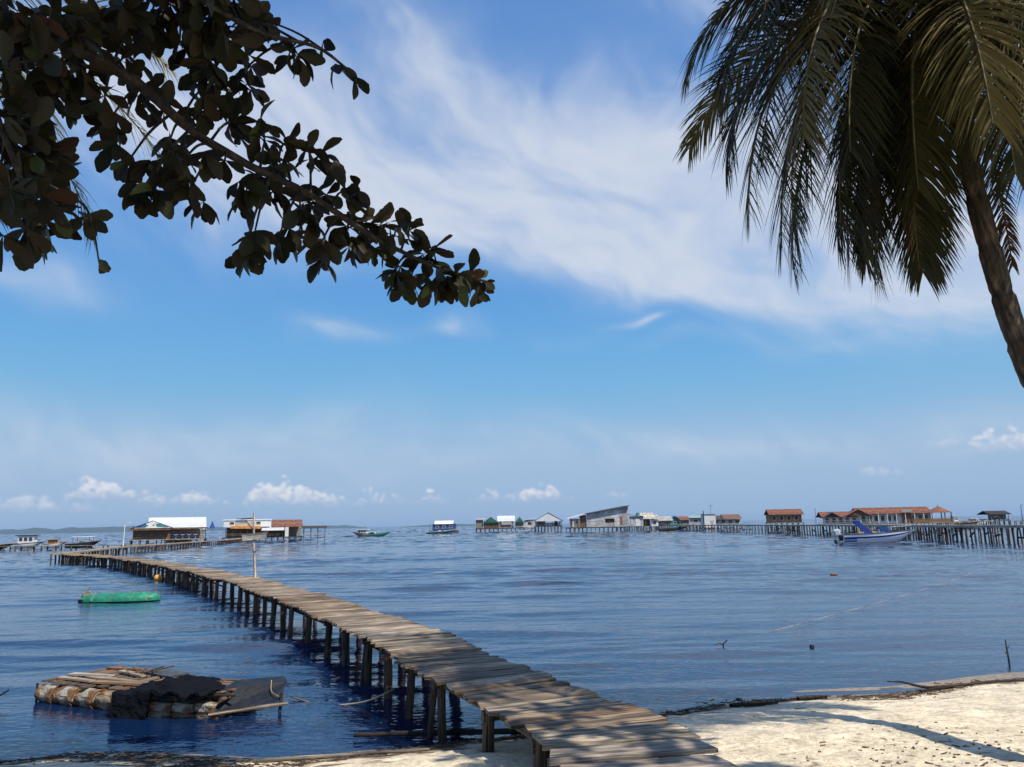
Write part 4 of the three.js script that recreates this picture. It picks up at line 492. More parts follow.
{
  const t = thing('foam_raft', 'low raft of white foam blocks with slate sheet on one end, under the black net', 'raft', [-4.32, 0, -11.2], -0.2), r = rng(62); t.scale.set(0.9, 0.8, 0.9);
  for (let i = 0; i < 4; i++) for (let k = 0; k < 2; k++) { const m = part(t, 'float', rb(0.3 + r() * 0.08, 0.15, 0.26, 0.045), foam[k ? [2, 0, 2, 0][i] : [1, 0, 3, 1][i]]); m.position.set(-0.72 + i * 0.38 + (r() - 0.5) * 0.07, 0.0 + k * 0.155 + (r() - 0.5) * 0.03, 0.5 + (r() - 0.5) * 0.09); m.rotation.set((r() - 0.5) * 0.2, (r() - 0.5) * 0.25, (r() - 0.5) * 0.2); const b = part(t, 'float', rb(0.32, 0.16, 0.26, 0.045), foam[(i + k) % 4]); b.position.set(-0.72 + i * 0.38, 0.02 + k * 0.16, -0.45); }
  for (const [x, L] of [[-0.8, 1.2], [-0.1, 1.25], [0.62, 1.2]]) part(t, 'cross_beam', bar(V(x, 0.28, -L / 2), V(x + 0.03, 0.29, L / 2), 0.035), M.brownWood);
  for (const [z, y] of [[0.52, 0.31], [-0.1, 0.35], [-0.5, 0.33]]) part(t, 'side_beam', bar(V(-0.95, y, z), V(0.8, y + 0.02, z - 0.05), 0.026, 0.02), z < 0 ? M.greyWood : M.darkWood);
  for (let i = 0; i < 6; i++) part(t, 'deck_slat', bx(1.3 + r() * 0.4, 0.024, 0.11, -0.05 + (r() - 0.5) * 0.2, 0.36 + 0.01 * r(), -0.42 + i * 0.17, 0, (r() - 0.5) * 0.07, 0.02 * (r() - 0.5)), [M.stringer, M.brownWood, M.plank[7]][i % 3]);
  part(t, 'slate_sheet', quadGeo([[V(0.55, 0.10, 0.62), V(1.3, 0.16, 0.12), V(1.22, 0.4, -0.3), V(0.52, 0.4, 0.32)], [V(0.52, 0.4, 0.32), V(1.22, 0.4, -0.3), V(1.0, 0.42, -0.6), V(0.4, 0.42, -0.2)]]), mat(0.03, 0.038, 0.055, { roughness: 0.6, specularIntensity: 0.4, map: blotch, bumpMap: rough, bumpScale: 0.03 }));
  part(t, 'edge_pole', bar(V(0.5, 0.07, 0.66), V(1.42, 0.13, 0.06), 0.028), M.plank[2]); part(t, 'end_stake', bar(V(1.3, -0.2, 0.1), V(1.32, 0.3, 0.06), 0.025), M.darkWood);
  rope(t, 'sheet_rope', [V(1.0, 0.43, -0.2), V(1.15, 0.3, 0.05), V(1.3, 0.24, 0.1)], 0.009, M.paleWood);
}
{ // black net heaped over the joint of the rafts
  const g = new THREE.PlaneGeometry(1.5, 1.5, 60, 60).rotateX(-Math.PI / 2), p = g.attributes.position; for (let i = 0; i < p.count; i++) { const x = p.getX(i), z = p.getZ(i); const d = Math.hypot(x * 1.05 - 0.05, z * 0.8); const fr = x < -0.1 ? 1 : 0, edgeY = fr && z > 0.5 ? -Math.min(0.46, (z - 0.5) * 2.2) : 0; p.setY(i, 0.40 + 0.15 * sst(0.75, 0.1, d) + 0.14 * fbm(x * 3.4, z * 3.4, 2, 4) + edgeY + 0.05 * Math.sin(x * 16 + z * 5) * sst(0.4, 0.7, z)); p.setZ(i, z > 0.5 ? 0.5 + (z - 0.5) * (fr ? 0.35 : 0.05) : z); p.setX(i, x * (1 - 0.25 * sst(0, 0.75, Math.abs(z)) * 0.6)); } g.computeVertexNormals();
  const m = single('fishing_net', metricUV(plain(g)), mat(0.006, 0.007, 0.011, { specularIntensity: 0.2, bumpMap: rough, bumpScale: 0.06, roughness: 0.95 }), 'black fishing net heaped where the two rafts meet', 'net'); m.position.set(-4.62, -0.035, -10.98); m.rotation.y = -0.22; m.scale.set(0.98, 0.82, 0.86);
}
single('mooring_rope', tube([V(-3.25, 0.05, -11.6), V(-2.7, -0.012, -11.3), V(-2.1, 0.06, -11.1), V(-1.62, 0.3, -10.7)], 0.011, 0.011, 30, 6), M.paleWood, 'slack pale rope between the raft and a jetty post', 'rope');
single('mooring_rope', tube([V(-7.75, -0.15, -11.4), V(-7.5, 0.06, -11.55), V(-7.28, 0.2, -11.6)], 0.014, 0.014, 14, 5), M.darkWood, 'short dark rope hanging off the left raft corner', 'rope');

// ---------------------------------------------------------------- crooked sign pole beside the jetty
{
  const t = thing('sign_post', 'crooked pale pole with a blank grey board beside the jetty', 'sign', [-9.28, 0, -28.1]);
  part(t, 'pole', tube([V(0.02, -1.2, 0), V(0.05, 0.3, 0), V(0.0, 1.2, 0.02), V(-0.08, 2.1, 0), V(-0.1, 2.98, 0)], 0.055, 0.036, 24, 8, 0.3), wood(0.75, 0.68, 0.58));
  part(t, 'board', bx(0.84, 0.22, 0.03, -0.04, 2.16, 0.07, 0, 0.08, 0.12), wood(0.6, 0.58, 0.54));
  part(t, 'cross_stick', join([bar(V(-0.56, 2.78, 0.02), V(-0.14, 2.8, 0.04), 0.022), bar(V(-0.4, 2.74, 0.03), V(-0.12, 2.42, 0.05), 0.015)]), M.darkWood);
  part(t, 'knot', new THREE.TorusGeometry(0.055, 0.016, 6, 12).rotateX(Math.PI / 2).translate(-0.03, 1.62, 0), M.dark);
}
// ---------------------------------------------------------------- beach debris and sticks in the water
single('mooring_line', tube([V(27, 1.2, -42), V(25.4, 0.75, -39.5), V(17.8, 0.3, -30.7), V(11.5, 0.1, -23.8), V(6.6, 0.03, -18.6), V(4.1, -0.01, -15.9), V(3.2, -0.06, -14.9)], 0.0075, 0.0075, 80, 5), M.greyWood, 'thin mooring line slanting across the open water', 'rope');
function forkedStick(label, x, z, h, seed, m = M.darkWood) { const r = rng(seed), t = thing('dead_branch', label, 'branch', [x, 0, z], r() * 6, 'dead branches at the water'); part(t, 'stem', tube([V(0, -0.3, 0), V(0.03, h * 0.4, 0.02), V(-0.05, h, 0.03)], 0.022, 0.01, 10, 6, 0.3), m); part(t, 'fork', tube([V(0.02, h * 0.35, 0.02), V(0.1, h * 0.45, 0.05), V(0.2, h * 0.35, 0)], 0.014, 0.007, 8, 5, 0.3), m); if (h > 0.15) part(t, 'fork', tube([V(0, h * 0.6, 0.02), V(-0.1, h * 0.72, -0.02)], 0.01, 0.005, 6, 5), m); return t; }
forkedStick('forked dead branch standing in shallow water near the right edge', 8.3, -13.6, 0.34, 5);
forkedStick('dead stump of twigs at the right edge beside the forked branch', 8.72, -13.5, 0.2, 8);
forkedStick('bent twig poking from open water under the mooring line', 4.05, -15.6, 0.13, 11);
single('float_bobber', new RoundedBoxGeometry(0.3, 0.1, 0.16, 3, 0.04), M.rust, 'small dark red float drifting in open water below the speedboat', 'float', null, [14.0, 0.02, -34.8]);
single('float_bobber', new RoundedBoxGeometry(0.08, 0.06, 0.07, 3, 0.02), M.dark, 'tiny dark float on the water right of the jetty', 'float', null, [5.65, 0.02, -15.4]);
function drift(label, pts, r0, r1, m = M.darkWood) { return single('driftwood', tube(pts.map(([x, y, z]) => V(x, ground(x, z) + y, z)), r0, r1, 26, 7, 0.4), m, label, 'driftwood', 'driftwood on the beach'); }
drift('pointed curved driftwood raised from the wet sand at the water edge', [[5.9, 0.02, -11.0], [5.55, 0.05, -11.05], [5.3, 0.14, -11.2], [5.15, 0.16, -11.3]], 0.028, 0.008);
drift('long dark pole lying along the wet sand beyond the palm shadow', [[5.4, 0.03, -10.9], [6.4, 0.03, -11.0], [7.4, 0.02, -10.95], [8.6, 0.03, -11.2]], 0.015, 0.012);
drift('thick dark log lying in the shallows under the jetty', [[-1.9, 0.1, -9.45], [-1.2, 0.09, -9.5], [-0.5, 0.07, -9.5], [0.2, 0.02, -9.5]], 0.022, 0.036, M.darkWood);
drift('dark root lump on the wrack line right of the jetty', [[2.6, 0.02, -9.95], [2.75, 0.03, -10.0], [2.95, 0.02, -10.05], [3.2, 0.02, -10.0]], 0.03, 0.015);
drift('clump of tangled dark root on the sand before the water', [[3.55, 0.02, -10.3], [3.75, 0.03, -10.35], [3.95, 0.02, -10.4]], 0.035, 0.02);
drift('thin grey stick on the sand left of the jetty', [[-2.6, 0.02, -8.2], [-1.7, 0.02, -8.35], [-0.9, 0.03, -8.3]], 0.022, 0.014, M.greyWood);
{ // wrack of twigs, leaf litter and grit: nobody could count it
  const r = rng(91), geo = new THREE.BoxGeometry(1, 1, 1), n = 3800, im = new THREE.InstancedMesh(geo, wood(0.22, 0.17, 0.13), n), m = new THREE.Matrix4(), q = new THREE.Quaternion(), c = new THREE.Color();
  for (let i = 0; i < n; i++) { const foot = r() < 0.035, line = r(), x = foot ? 3.4 + (r() + r() + r() - 1.5) * 1.2 : -9 + r() * 19, d = foot ? 4.2 + (r() + r() - 0.8) * 1.1 : line < 0.982 ? 0.25 + 0.6 * (r() + r() - 0.6) + 0.25 * Math.sin(x * 1.7) : 0.3 + r() * 5.5, z = shoreLine(x) + d, s = r() < 0.6 ? 1 : 0.5;  q.setFromEuler(new THREE.Euler((r() - 0.5) * 0.5, (r() - 0.5) * 1.2 + (r() < 0.3 ? r() * 3 : 0), (r() - 0.5) * 0.4)); const twig = r() < 0.55; m.compose(V(x, ground(x, z) + 0.006, z), q, twig ? V((0.04 + r() * 0.17) * s * (foot || line > 0.982 ? 0.35 : 1), 0.005 + r() * 0.006, 0.004 + r() * 0.007) : V(0.008 + r() * 0.022, 0.003 + 0.005 * r(), 0.006 + r() * 0.014)); im.setMatrixAt(i, m); const v = 0.4 + r() * 1.6; im.setColorAt(i, c.setRGB(v, v * 0.92, v * 0.8)); }
  im.name = 'beach_debris'; im.userData = { kind: 'stuff', label: 'twigs, leaf litter and weed washed up along the tide line', category: 'debris' }; shade(im); scene.add(im);
}

// ---------------------------------------------------------------- coconut palms
const frondMat = [mat(0.075, 0.072, 0.022, { roughness: 0.5, specularIntensity: 0.4, transmission: 0.18, thickness: 0 }), mat(0.19, 0.15, 0.045, { roughness: 0.5, specularIntensity: 0.5, transmission: 0.2, thickness: 0 }), mat(0.15, 0.095, 0.045, { roughness: 0.7, specularIntensity: 0.3 }), mat(0.05, 0.05, 0.018, { roughness: 0.5, specularIntensity: 0.4, transmission: 0.14, thickness: 0 })];  // the golden second tone puts sunlight into the colour of some fronds
const rachisMat = mat(0.12, 0.1, 0.035, { roughness: 0.6 }), deadRachis = mat(0.14, 0.085, 0.045);
function frond(parent, B, az, e0, e1, L, o = {}) {
  const r = rng(o.seed ?? 1), N = 40, pts = [B.clone()], dirs = []; const a0 = az * D2R, tw = (o.twist ?? 0) * D2R;
  for (let i = 0; i < N; i++) { const t = i / N, el = lerp(e0, e1, Math.pow(t, o.pow ?? 0.9)) * D2R, a = a0 + tw * t; const d = V(Math.sin(a) * Math.cos(el), Math.sin(el), -Math.cos(a) * Math.cos(el)); dirs.push(d); pts.push(pts[i].clone().addScaledVector(d, L / N)); }
  dirs.push(dirs[N - 1]);
  const pos = [], nL = o.n ?? 84, gap = o.gap ?? 0;
  const tri = (a, b, c) => pos.push(a.x, a.y, a.z, b.x, b.y, b.z, c.x, c.y, c.z);
  for (let k = 0; k < nL; k++) for (const side of [-1, 1]) {
    if (r() < gap) continue;
    const t = 0.13 + 0.87 * (k + r() * 0.5) / nL, i = Math.min(N - 1, Math.floor(t * N)), p = pts[i].clone().lerp(pts[i + 1], t * N - i), d = dirs[i];
    const sideV = V().crossVectors(d, Math.abs(d.y) > 0.93 ? V(Math.sin(a0), 0, -Math.cos(a0)) : V(0, 1, 0)).normalize(); if (Math.abs(d.y) > 0.93) sideV.negate(); const up = V().crossVectors(sideV, d).normalize();
    const len = (o.leaf ?? 0.62) * (0.35 + 0.95 * Math.pow(Math.sin(Math.PI * Math.min(1, 0.12 + t * 0.86)), 0.7)) * (0.85 + r() * 0.3), sweep = lerp(0.55, 1.9, t * t) + (r() - 0.5) * 0.16;
    let dir = sideV.clone().multiplyScalar(side).addScaledVector(d, sweep * 0.75 + (r() - 0.5) * 0.35).addScaledVector(up, (o.vee ?? 0.25) + (r() - 0.5) * 0.6).normalize();
    const w = 0.017 * (o.width ?? 1) * (0.8 + r() * 0.4), nrm = V().crossVectors(dir, up).normalize(), across = V().crossVectors(dir, nrm).normalize().lerp(nrm, 0.5 + r() * 0.4).normalize();
    let q = p.clone(), S = 4, last = null; const drop = (o.droop ?? 0.5) * (0.7 + 0.6 * r());
    for (let s = 0; s <= S; s++) { const f = s / S, ww = w * (s === 0 ? 0.55 : Math.pow(1 - f, 0.6)) + 0.001, A = q.clone().addScaledVector(across, ww), C = q.clone().addScaledVector(across, -ww); if (last) { tri(last[0], A, C); tri(last[0], C, last[1]); } last = [A, C]; dir = dir.clone().addScaledVector(V(0, -1, 0), drop * 0.45).normalize(); q = q.clone().addScaledVector(dir, len / S); }
  }
  const g = new THREE.BufferGeometry(); g.setAttribute('position', new THREE.Float32BufferAttribute(pos, 3)); g.computeVertexNormals();
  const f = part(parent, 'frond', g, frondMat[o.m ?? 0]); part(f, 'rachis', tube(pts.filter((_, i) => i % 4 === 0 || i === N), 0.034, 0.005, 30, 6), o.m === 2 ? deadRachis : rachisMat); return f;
}
function palmTrunk(parent, pts, r0, r1, m) {
  const c = new THREE.CatmullRomCurve3(pts), L = c.getLength(), seg = Math.round(L / 0.035), n = 16, g = new THREE.TubeGeometry(c, seg, 1, n, false), p = g.attributes.position, uv = g.attributes.uv; let ph = 0;
  for (let i = 0; i <= seg; i++) { const q = c.getPointAt(i / seg), t = i / seg; ph += 0.42 + 0.25 * P.noise(i * 0.13, 1, 1); const saw = ((ph / 6.283) % 1), ring = 1 + 0.11 * (saw < 0.18 ? -saw * 5 : (saw - 0.18)) + 0.03 * P.noise(i * 0.3, 2, 2), rr = (lerp(r0, r1, t) + 0.11 * Math.exp(-t * L * 1.7)) * ring; for (let j = 0; j <= n; j++) { const k = i * (n + 1) + j, w = 1 + 0.07 * P.noise(i * 0.14, (j % n) * 1.1, 4) + 0.035 * P.noise(i * 0.9, (j % n) * 2.3, 9); p.setXYZ(k, q.x + (p.getX(k) - q.x) * rr * w, q.y + (p.getY(k) - q.y) * rr * w, q.z + (p.getZ(k) - q.z) * rr * w); uv.setXY(k, (j / n) * 0.9, (i / seg) * L); } }
  g.computeVertexNormals(); return part(parent, 'trunk', g, m);
}
const palmBark = mat(0.17, 0.13, 0.1, { map: bark, bumpMap: rough, bumpScale: 0.02, roughness: 0.95 });
{
  const t = thing('coconut_palm', 'leaning coconut palm at the right with hanging fronds over the water', 'palm tree', [4.5, 0.5, -4.9]), O = V(4.5, 0.5, -4.9), at = (x, y, z) => V(x, y, z).sub(O);
  palmTrunk(t, [at(4.5, 0.2, -4.8), at(4.6, 1.2, -5.3), at(4.75, 2.3, -6.15), at(5.0, 3.42, -7.15), at(4.95, 4.34, -7.4), at(4.8, 5.78, -7.45), at(4.72, 7.0, -7.45), at(4.66, 8.0, -7.45)], 0.118, 0.092, palmBark);
  const B = at(4.65, 8.2, -7.45), F = [
    [-92, -5, -89, 3.90, { m: 3, pow: 0.55 }], [-106, 4, -89, 3.90, { m: 0, pow: 0.55 }], [-84, -10, -88, 3.80, { m: 3, pow: 0.5 }], [-122, 12, -86, 3.90, { m: 1, pow: 0.7 }], [-98, 10, -88, 3.90, { m: 0, pow: 0.65 }], [-86, 34, -74, 3.40, { m: 0, twist: -8 }], [-97, 22, -80, 3.30, { m: 3 }], [-76, 12, -86, 3.30, { m: 3 }], [-104, 0, -87, 3.50, { m: 0 }], [-112, -15, -88, 3.50, { m: 3, pow: 0.6 }], [-140, 26, -82, 3.50, { m: 1, twist: 14 }], [-66, -25, -89, 3.15, { m: 3, pow: 0.5 }], [-95, -28, -89, 3.50, { m: 3, pow: 0.5 }], [-80, -45, -89, 3.40, { m: 3, pow: 0.45 }],
    [-158, -5, -86, 3.15, { m: 1, pow: 0.6 }], [178, 30, -70, 3.20, { m: 1 }], [160, -25, -88, 2.97, { m: 1, pow: 0.5, gap: 0.1 }], [-25, -25, -88, 3.15, { m: 3, pow: 0.5 }], [12, -20, -87, 3.15, { m: 3, pow: 0.5 }], [60, -40, -89, 3.15, { m: 2, pow: 0.4, leaf: 0.3 }], [-45, -35, -88, 3.15, { m: 3, pow: 0.45 }], [-172, -30, -89, 3.06, { m: 3, pow: 0.5 }], [-130, -25, -89, 2.97, { m: 0, pow: 0.45 }], [-118, -45, -89, 3.40, { m: 3, pow: 0.4 }], [-10, -50, -89, 3.06, { m: 3, pow: 0.4 }], [-60, -60, -89, 2.97, { m: 2, pow: 0.4 }],
    [82, -8, -88, 3.3, { m: 3, pow: 0.6 }], [76, 15, -85, 3.5, { m: 3 }], [99, -4, -87, 3.5, { m: 0, pow: 0.7 }], [108, 8, -84, 3.60, { m: 3 }], [92, 34, -66, 3.70, { m: 3 }], [135, 20, -80, 3.50, { m: 3 }], [70, 5, -86, 3.50, { m: 3 }], [120, -15, -87, 3.40, { m: 0, pow: 0.6 }], [85, -25, -88, 3.40, { m: 3, pow: 0.5 }], [150, -12, -88, 3.06, { m: 3, pow: 0.5 }], [100, -35, -88, 3.20, { m: 3, pow: 0.5 }], [-125, 5, -87, 3.50, { m: 3, pow: 0.6 }], [-118, 30, -80, 3.50, { m: 3 }], [-45, 40, -60, 3.60, { m: 0 }], [20, 45, -45, 3.60, { m: 0 }], [-170, 60, -30, 3.40, { m: 0 }], [40, 65, -20, 3.40, { m: 0 }], [-60, 70, -10, 3.40, { m: 0 }], [110, 68, -15, 3.40, { m: 0 }], [-120, 60, -45, 3.30, { m: 0 }], [150, 50, -50, 3.40, { m: 0 }], [-15, 82, 30, 2.60, { m: 1 }]];
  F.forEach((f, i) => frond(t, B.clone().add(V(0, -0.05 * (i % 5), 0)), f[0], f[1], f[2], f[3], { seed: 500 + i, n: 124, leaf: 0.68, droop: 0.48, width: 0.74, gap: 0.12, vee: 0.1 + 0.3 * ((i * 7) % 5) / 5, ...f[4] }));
  for (let i = 0; i < 14; i++) { const a = i * 2.4, d = V(Math.sin(a), 0, Math.cos(a)); part(t, 'frond_stub', beam(B.clone().addScaledVector(d, 0.1).add(V(0, -0.35 + 0.02 * i, 0)), B.clone().addScaledVector(d, 0.34).add(V(0, 0.02 + 0.02 * i, 0)), 0.13, 0.03), i % 2 ? M.brownWood : deadRachis); }
}
{
  const t = thing('coconut_palm', 'second coconut palm behind the broad leaves at upper left, only frond tips showing', 'palm tree', [-8.2, 0.5, -5.6]), O = V(-8.2, 0.5, -5.6), at = (x, y, z) => V(x, y, z).sub(O);
  palmTrunk(t, [at(-8.2, 0.2, -5.6), at(-8.4, 2, -5.9), at(-8.2, 4.5, -6.7), at(-7.9, 6.5, -7.2), at(-7.7, 7.9, -7.4)], 0.17, 0.13, palmBark);
  const B = at(-7.7, 8.1, -7.4); [[80, 38, -52, 4.4, { m: 1, twist: 6 }], [96, 12, -78, 4.3, { m: 3 }], [62, 30, -60, 4.3, { m: 0 }], [110, 45, -40, 4.2, { m: 0 }], [40, 20, -75, 4.1, { m: 0 }], [0, 30, -60, 4, { m: 0 }], [-60, 30, -60, 4, { m: 0 }], [-120, 30, -60, 4, { m: 0 }], [160, 30, -60, 4, { m: 0 }], [75, 64, -15, 4.2, { m: 0 }], [-20, 66, -10, 4, { m: 0 }], [-150, 60, -20, 4, { m: 0 }]].forEach((f, i) => frond(t, B, f[0], f[1], f[2], f[3], { seed: 700 + i, ...f[4] }));
}

// ---------------------------------------------------------------- sea almond tree reaching in from the upper left
{
  const O = V(-3.4, 0.75, 1.6), t = thing('sea_almond_tree', 'dark broad leaved tree branch hanging in from the upper left', 'tree', O.toArray()), at = (a) => V(a[0], a[1], a[2]).sub(O), r = rng(1201);
  const barkMat = mat(0.1, 0.075, 0.055, { map: bark, bumpMap: rough, bumpScale: 0.02 });
  part(t, 'trunk', tube([[-3.4, 0.4, 1.6], [-3.5, 2.2, 1.2], [-3.5, 3.8, 0.3], [-3.4, 6.0, -0.4], [-3.0, 9.0, -1.0]].map(at), 0.24, 0.12, 30, 12, 0.2), barkMat);
  const main = [[-3.5, 3.6, 0.4], [-3.6, 4.8, -1.6], [-3.3, 5.45, -3.4], [-3.09, 5.52, -4.2], [-2.53, 5.4, -4.7], [-2.24, 5.18, -5.0], [-1.88, 5.0, -5.2], [-1.51, 4.9, -5.5], [-1.11, 4.69, -5.8], [-0.66, 4.54, -6.1], [-0.2, 4.48, -6.4]], upper = [[-3.5, 5.2, -1.6], [-2.9, 6.1, -3.4], [-2.3, 6.04, -4.4], [-1.98, 5.86, -4.6], [-1.7, 5.85, -4.9], [-1.41, 5.94, -5.2], [-1.25, 5.95, -5.5]], left = [[-3.5, 5.3, -2.8], [-3.15, 5.2, -3.9], [-2.95, 4.75, -4.1], [-2.85, 4.43, -4.2], [-2.78, 4.19, -4.3]], hang = [[-2.86, 4.5, -4.25], [-2.68, 4.41, -4.3], [-2.58, 4.35, -4.4], [-2.54, 4.2, -4.45], [-2.52, 4.02, -4.5]];
  const limbs = [[main, 0.085, 0.012], [upper, 0.05, 0.01], [left, 0.045, 0.01], [hang, 0.009, 0.005]];
  for (const [q, a, b] of limbs) part(t, 'limb', tube(q.map(at), a, b, 50, 8, 0.3), barkMat);
  const over = [[[-3.4, 5.6, -0.3], [-2.4, 7.2, -1.6], [-0.8, 8.3, -3.0], [1.2, 8.9, -4.0]], [[-3.2, 7.2, -0.7], [-2.6, 8.4, -2.4], [-2.2, 9.0, -4.2], [-1.6, 9.3, -5.6]], [[-3.3, 6.4, -0.5], [-4.6, 7.6, -1.8], [-5.4, 8.2, -3.2]], [[-3.3, 6.6, -0.5], [-1.6, 7.9, 0.4], [0.6, 8.5, 0.6], [3.0, 8.7, -1.0], [5.0, 8.4, -3.0]], [[-3.3, 6.0, -0.3], [-2.2, 7.8, 2.2], [-0.6, 8.6, 5.0], [0.8, 8.8, 7.6]], [[-3.3, 6.2, -0.4], [-5, 7.8, 2], [-6, 8.4, 4.4]], [[-2.2, 7.8, 2.2], [1.4, 8.6, 3.0], [4.6, 8.7, 3.6]]];
  for (const q of over) part(t, 'limb', tube(q.map(at), 0.09, 0.025, 30, 7, 0.25), barkMat);
  // leaf shapes: obovate, blunt, slightly cupped
  const shapes = [0, 1, 2, 3, 4].map((k) => { const q = rng(900 + k), pos = [], idx = [], NS = 10; const curl = (q() - 0.3) * 0.5, cup = 0.12 + q() * 0.25; for (let i = 0; i <= NS; i++) { const u = i / NS, w = u === 0 ? 0.012 : 0.25 * Math.pow(Math.sin(Math.PI * Math.pow(u, 1.55) * 0.94 + 0.02), 0.75) * (0.9 + 0.2 * q()), y = -curl * u * u; for (const s of [-1, 0, 1]) pos.push(s * w, y + cup * w * Math.abs(s) * 1.2 + 0.01 * (q() - 0.5), u); } for (let i = 0; i < NS; i++) for (let j = 0; j < 2; j++) { const a = i * 3 + j; idx.push(a, a + 3, a + 1, a + 1, a + 3, a + 4); } const g = new THREE.BufferGeometry(); g.setAttribute('position', new THREE.Float32BufferAttribute(pos, 3)); g.setIndex(idx); g.computeVertexNormals(); return g; });
  const leafMat = [mat(0.026, 0.027, 0.012, { roughness: 0.55, specularIntensity: 0.4 }), mat(0.034, 0.026, 0.012, { roughness: 0.6, specularIntensity: 0.4 }), mat(0.06, 0.085, 0.024, { roughness: 0.5, specularIntensity: 0.5 }), mat(0.065, 0.032, 0.016, { roughness: 0.6, specularIntensity: 0.3 })];  // leaf tones darkened past natural green, with shade put into the colour
  const up = V(0, 0, 1); let shown = 0; const rest = leafMat.map(() => []);
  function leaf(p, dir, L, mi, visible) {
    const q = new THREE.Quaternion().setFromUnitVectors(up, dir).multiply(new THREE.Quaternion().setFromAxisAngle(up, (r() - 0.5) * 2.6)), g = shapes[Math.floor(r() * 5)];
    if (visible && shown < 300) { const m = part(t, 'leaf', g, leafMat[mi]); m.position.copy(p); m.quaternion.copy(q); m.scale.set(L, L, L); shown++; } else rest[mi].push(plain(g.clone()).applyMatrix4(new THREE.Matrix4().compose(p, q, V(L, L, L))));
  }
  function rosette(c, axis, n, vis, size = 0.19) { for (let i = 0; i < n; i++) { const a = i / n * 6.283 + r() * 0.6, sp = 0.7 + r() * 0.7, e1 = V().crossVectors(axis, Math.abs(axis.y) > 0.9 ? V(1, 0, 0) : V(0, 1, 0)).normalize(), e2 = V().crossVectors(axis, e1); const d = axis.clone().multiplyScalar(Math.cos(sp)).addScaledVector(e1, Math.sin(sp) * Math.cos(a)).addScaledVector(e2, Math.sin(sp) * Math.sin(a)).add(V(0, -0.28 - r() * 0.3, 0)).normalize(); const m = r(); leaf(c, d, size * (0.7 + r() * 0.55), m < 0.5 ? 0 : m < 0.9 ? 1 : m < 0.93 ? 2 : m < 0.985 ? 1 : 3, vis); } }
  const tufts = [[-2.89, 5.41, -4.11], [-2.91, 5.73, -4.50], [-2.68, 5.69, -4.56], [-2.55, 6.01, -4.95], [-2.40, 5.95, -5.10], [-2.04, 5.86, -4.86], [-2.70, 5.10, -4.04], [-2.89, 5.59, -4.84], [-2.88, 4.87, -4.08], [-2.79, 4.72, -4.15], [-2.82, 5.79, -5.09], [-3.01, 5.23, -4.22], [-3.14, 5.06, -4.50], [-2.93, 4.66, -4.27], [-3.01, 4.44, -4.34], [-2.70, 4.27, -4.11], [-2.92, 4.19, -4.43], [-3.00, 4.73, -4.68], [-2.79, 4.40, -4.49], [-2.69, 5.23, -4.84], [-2.50, 5.07, -4.37], [-2.63, 4.94, -4.96], [-2.39, 4.84, -5.00], [-2.38, 4.63, -4.71], [-2.13, 4.80, -4.70], [-2.48, 5.22, -5.22], [-2.23, 4.74, -5.03], [-2.47, 5.39, -5.09], [-2.61, 5.58, -5.14], [-2.28, 5.47, -5.25], [-2.33, 5.78, -5.42], [-2.16, 5.76, -5.07], [-2.11, 6.39, -5.49], [-1.95, 5.94, -5.28], [-2.13, 5.97, -5.58], [-1.97, 6.51, -5.66], [-1.62, 5.94, -5.22], [-2.06, 5.44, -5.34], [-2.01, 4.98, -5.07], [-1.91, 4.87, -5.33], [-1.84, 4.53, -5.27], [-1.88, 4.39, -5.20], [-1.86, 5.33, -5.45], [-1.73, 5.21, -5.54], [-1.75, 4.99, -5.78], [-1.76, 4.62, -5.58], [-1.63, 5.39, -5.89], [-1.54, 5.12, -5.89], [-1.63, 4.79, -5.94], [-1.49, 4.60, -5.76], [-1.25, 4.94, -5.51], [-1.32, 4.96, -6.02], [-1.30, 4.77, -6.12], [-1.10, 4.93, -6.19], [-1.02, 4.63, -5.98], [-0.96, 4.51, -6.12], [-0.80, 4.66, -5.84], [-0.85, 4.47, -6.27], [-0.67, 4.61, -6.18], [-0.57, 4.34, -6.02], [-0.44, 4.39, -5.94], [-0.36, 4.60, -6.56], [-1.52, 4.68, -5.26], [-1.87, 5.09, -5.62], [-2.57, 5.77, -4.72], [-2.67, 5.44, -4.29], [-2.88, 5.34, -4.19], [-3.21, 5.55, -4.39], [-3.17, 4.84, -4.48], [-2.14, 5.90, -4.76], [-2.46, 6.20, -5.04], [-2.00, 6.08, -4.89], [-2.98, 5.24, -4.58], [-2.88, 5.04, -4.19], [-3.17, 4.67, -4.47], [-3.03, 4.38, -4.74]].map(at);
  const limbPts = limbs.slice(0, 3).flatMap(([q]) => new THREE.CatmullRomCurve3(q.map(at)).getPoints(60));
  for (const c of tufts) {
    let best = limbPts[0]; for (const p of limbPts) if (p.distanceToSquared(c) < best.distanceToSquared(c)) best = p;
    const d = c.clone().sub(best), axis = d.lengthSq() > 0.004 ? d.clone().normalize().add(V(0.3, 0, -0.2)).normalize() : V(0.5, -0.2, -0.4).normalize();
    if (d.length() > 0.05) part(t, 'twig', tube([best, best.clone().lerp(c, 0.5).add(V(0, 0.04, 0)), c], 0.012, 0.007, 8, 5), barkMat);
    rosette(c, axis, 4, true); for (let k = 0; k < 2; k++) rosette(c.clone().add(V((r() - 0.5) * 0.2, (r() - 0.5) * 0.17, (r() - 0.5) * 0.4)), axis, 5, false);
  }
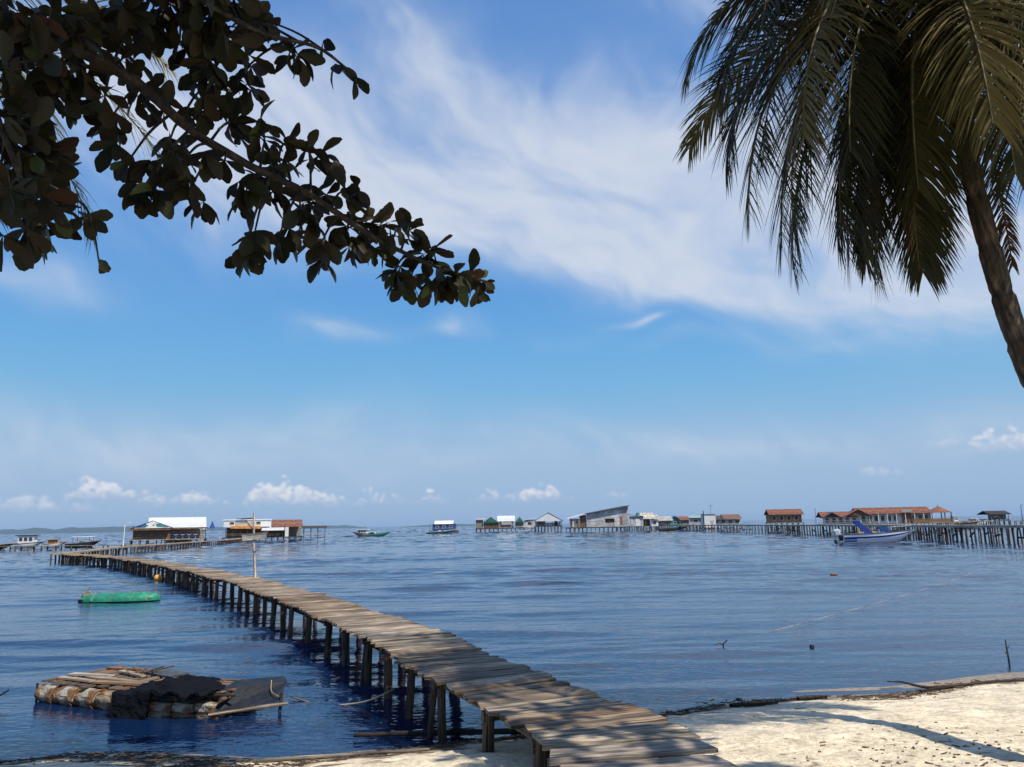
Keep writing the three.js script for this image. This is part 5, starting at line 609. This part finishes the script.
  // sparse end twigs
  for (const [x, y, z, n, s] of [[-1.41, 6.1, -5.35, 2, 0.2], [-1.35, 6.0, -5.5, 3, 0.19], [-1.22, 5.95, -5.6, 3, 0.17], [-0.24, 4.55, -6.6, 5, 0.12], [-0.3, 4.42, -6.45, 4, 0.13], [-0.5, 4.5, -6.3, 4, 0.15], [-2.52, 4.05, -4.5, 2, 0.13], [-2.55, 4.28, -4.45, 1, 0.09]]) rosette(at([x, y, z]), V(0.4, -0.5, -0.3).normalize(), n, true, s);
  // upper left mass; unseen crown overhead, spread wide to shade branch and sand
  for (let i = 0; i < 60; i++) rosette(at([-3.5 + r() * 1.6, 5.75 + r() * 1.0, -3.6 - r() * 1.5]), V(r() - 0.5, r() - 0.3, -r()).normalize(), 6, false);
  for (const q of over) { const c = new THREE.CatmullRomCurve3(q.map(at)); for (let i = 0; i < 40; i++) { const p = c.getPoint(0.25 + 0.75 * r()).add(V((r() - 0.5) * 2.2, (r() - 0.3) * 1.2, (r() - 0.5) * 2.2)); rosette(p, V(r() - 0.5, r() * 0.8, r() - 0.5).normalize(), 6, false, 0.24); } }
  const small = shapes.map((g, k) => { const q = rng(950 + k), pos = [], idx = []; for (let i = 0; i <= 4; i++) { const u = i / 4, w = u === 0 ? 0.02 : 0.25 * Math.pow(Math.sin(Math.PI * Math.pow(u, 1.5) * 0.93 + 0.02), 0.7); pos.push(-w, 0.2 * w, u, 0, -0.1 * u * u * q(), u, w, 0.2 * w, u); if (i < 4) { const a = i * 3; idx.push(a, a + 3, a + 1, a + 1, a + 3, a + 4, a + 1, a + 4, a + 2, a + 2, a + 4, a + 5); } } const o = new THREE.BufferGeometry(); o.setAttribute('position', new THREE.Float32BufferAttribute(pos, 3)); o.setIndex(idx); o.computeVertexNormals(); return o; });
  const shadeCrownAt = (p, size) => { shapes.splice(0, 5, ...small); rosette(at(p), V(r() - 0.5, r() * 0.8, r() - 0.5).normalize(), 7, false, size); };
  for (let i = 0; i < 460; i++) { const u = r() * 6.283, v = Math.acos(2 * r() - 1), k = Math.cbrt(r()), x = -0.7 + 2.8 * k * Math.sin(v) * Math.cos(u), y = 8.6 + 1.4 * k * Math.cos(v), z = -3.6 + 2.3 * k * Math.sin(v) * Math.sin(u); if (y > 2.9 + 0.86 * Math.hypot(x, z)) shadeCrownAt([x, y, z], 0.27); }  // dense unseen layer towards the sun, added to shade the visible branch
  for (let i = 0; i < 1600; i++) { const a = r() * 6.283, k = Math.sqrt(r()), x = -0.4 + 7.2 * k * Math.cos(a), z = 3.6 + 6.2 * k * Math.sin(a); if (z > -1.6) shadeCrownAt([x, 8.1 + 1.6 * (1 - k * k) * r() + 0.6 * r(), z], 0.3); }  // unseen spread, added to cut light bouncing off the sand onto the leaves
  for (let i = 0; i < 46; i++) { const a = r() * 6.283, k = Math.sqrt(r()); shadeCrownAt([5.0 + 1.4 * k * Math.cos(a), 8.2 + 0.7 * r(), -3.1 + 1.5 * k * Math.sin(a)], 0.27); }
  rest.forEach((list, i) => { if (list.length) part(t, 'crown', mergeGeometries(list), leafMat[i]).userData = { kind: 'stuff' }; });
}

scene.fog = new THREE.FogExp2(new THREE.Color().setRGB(0.5, 0.7, 1), 0.00006);
renderer.render(scene, camera);
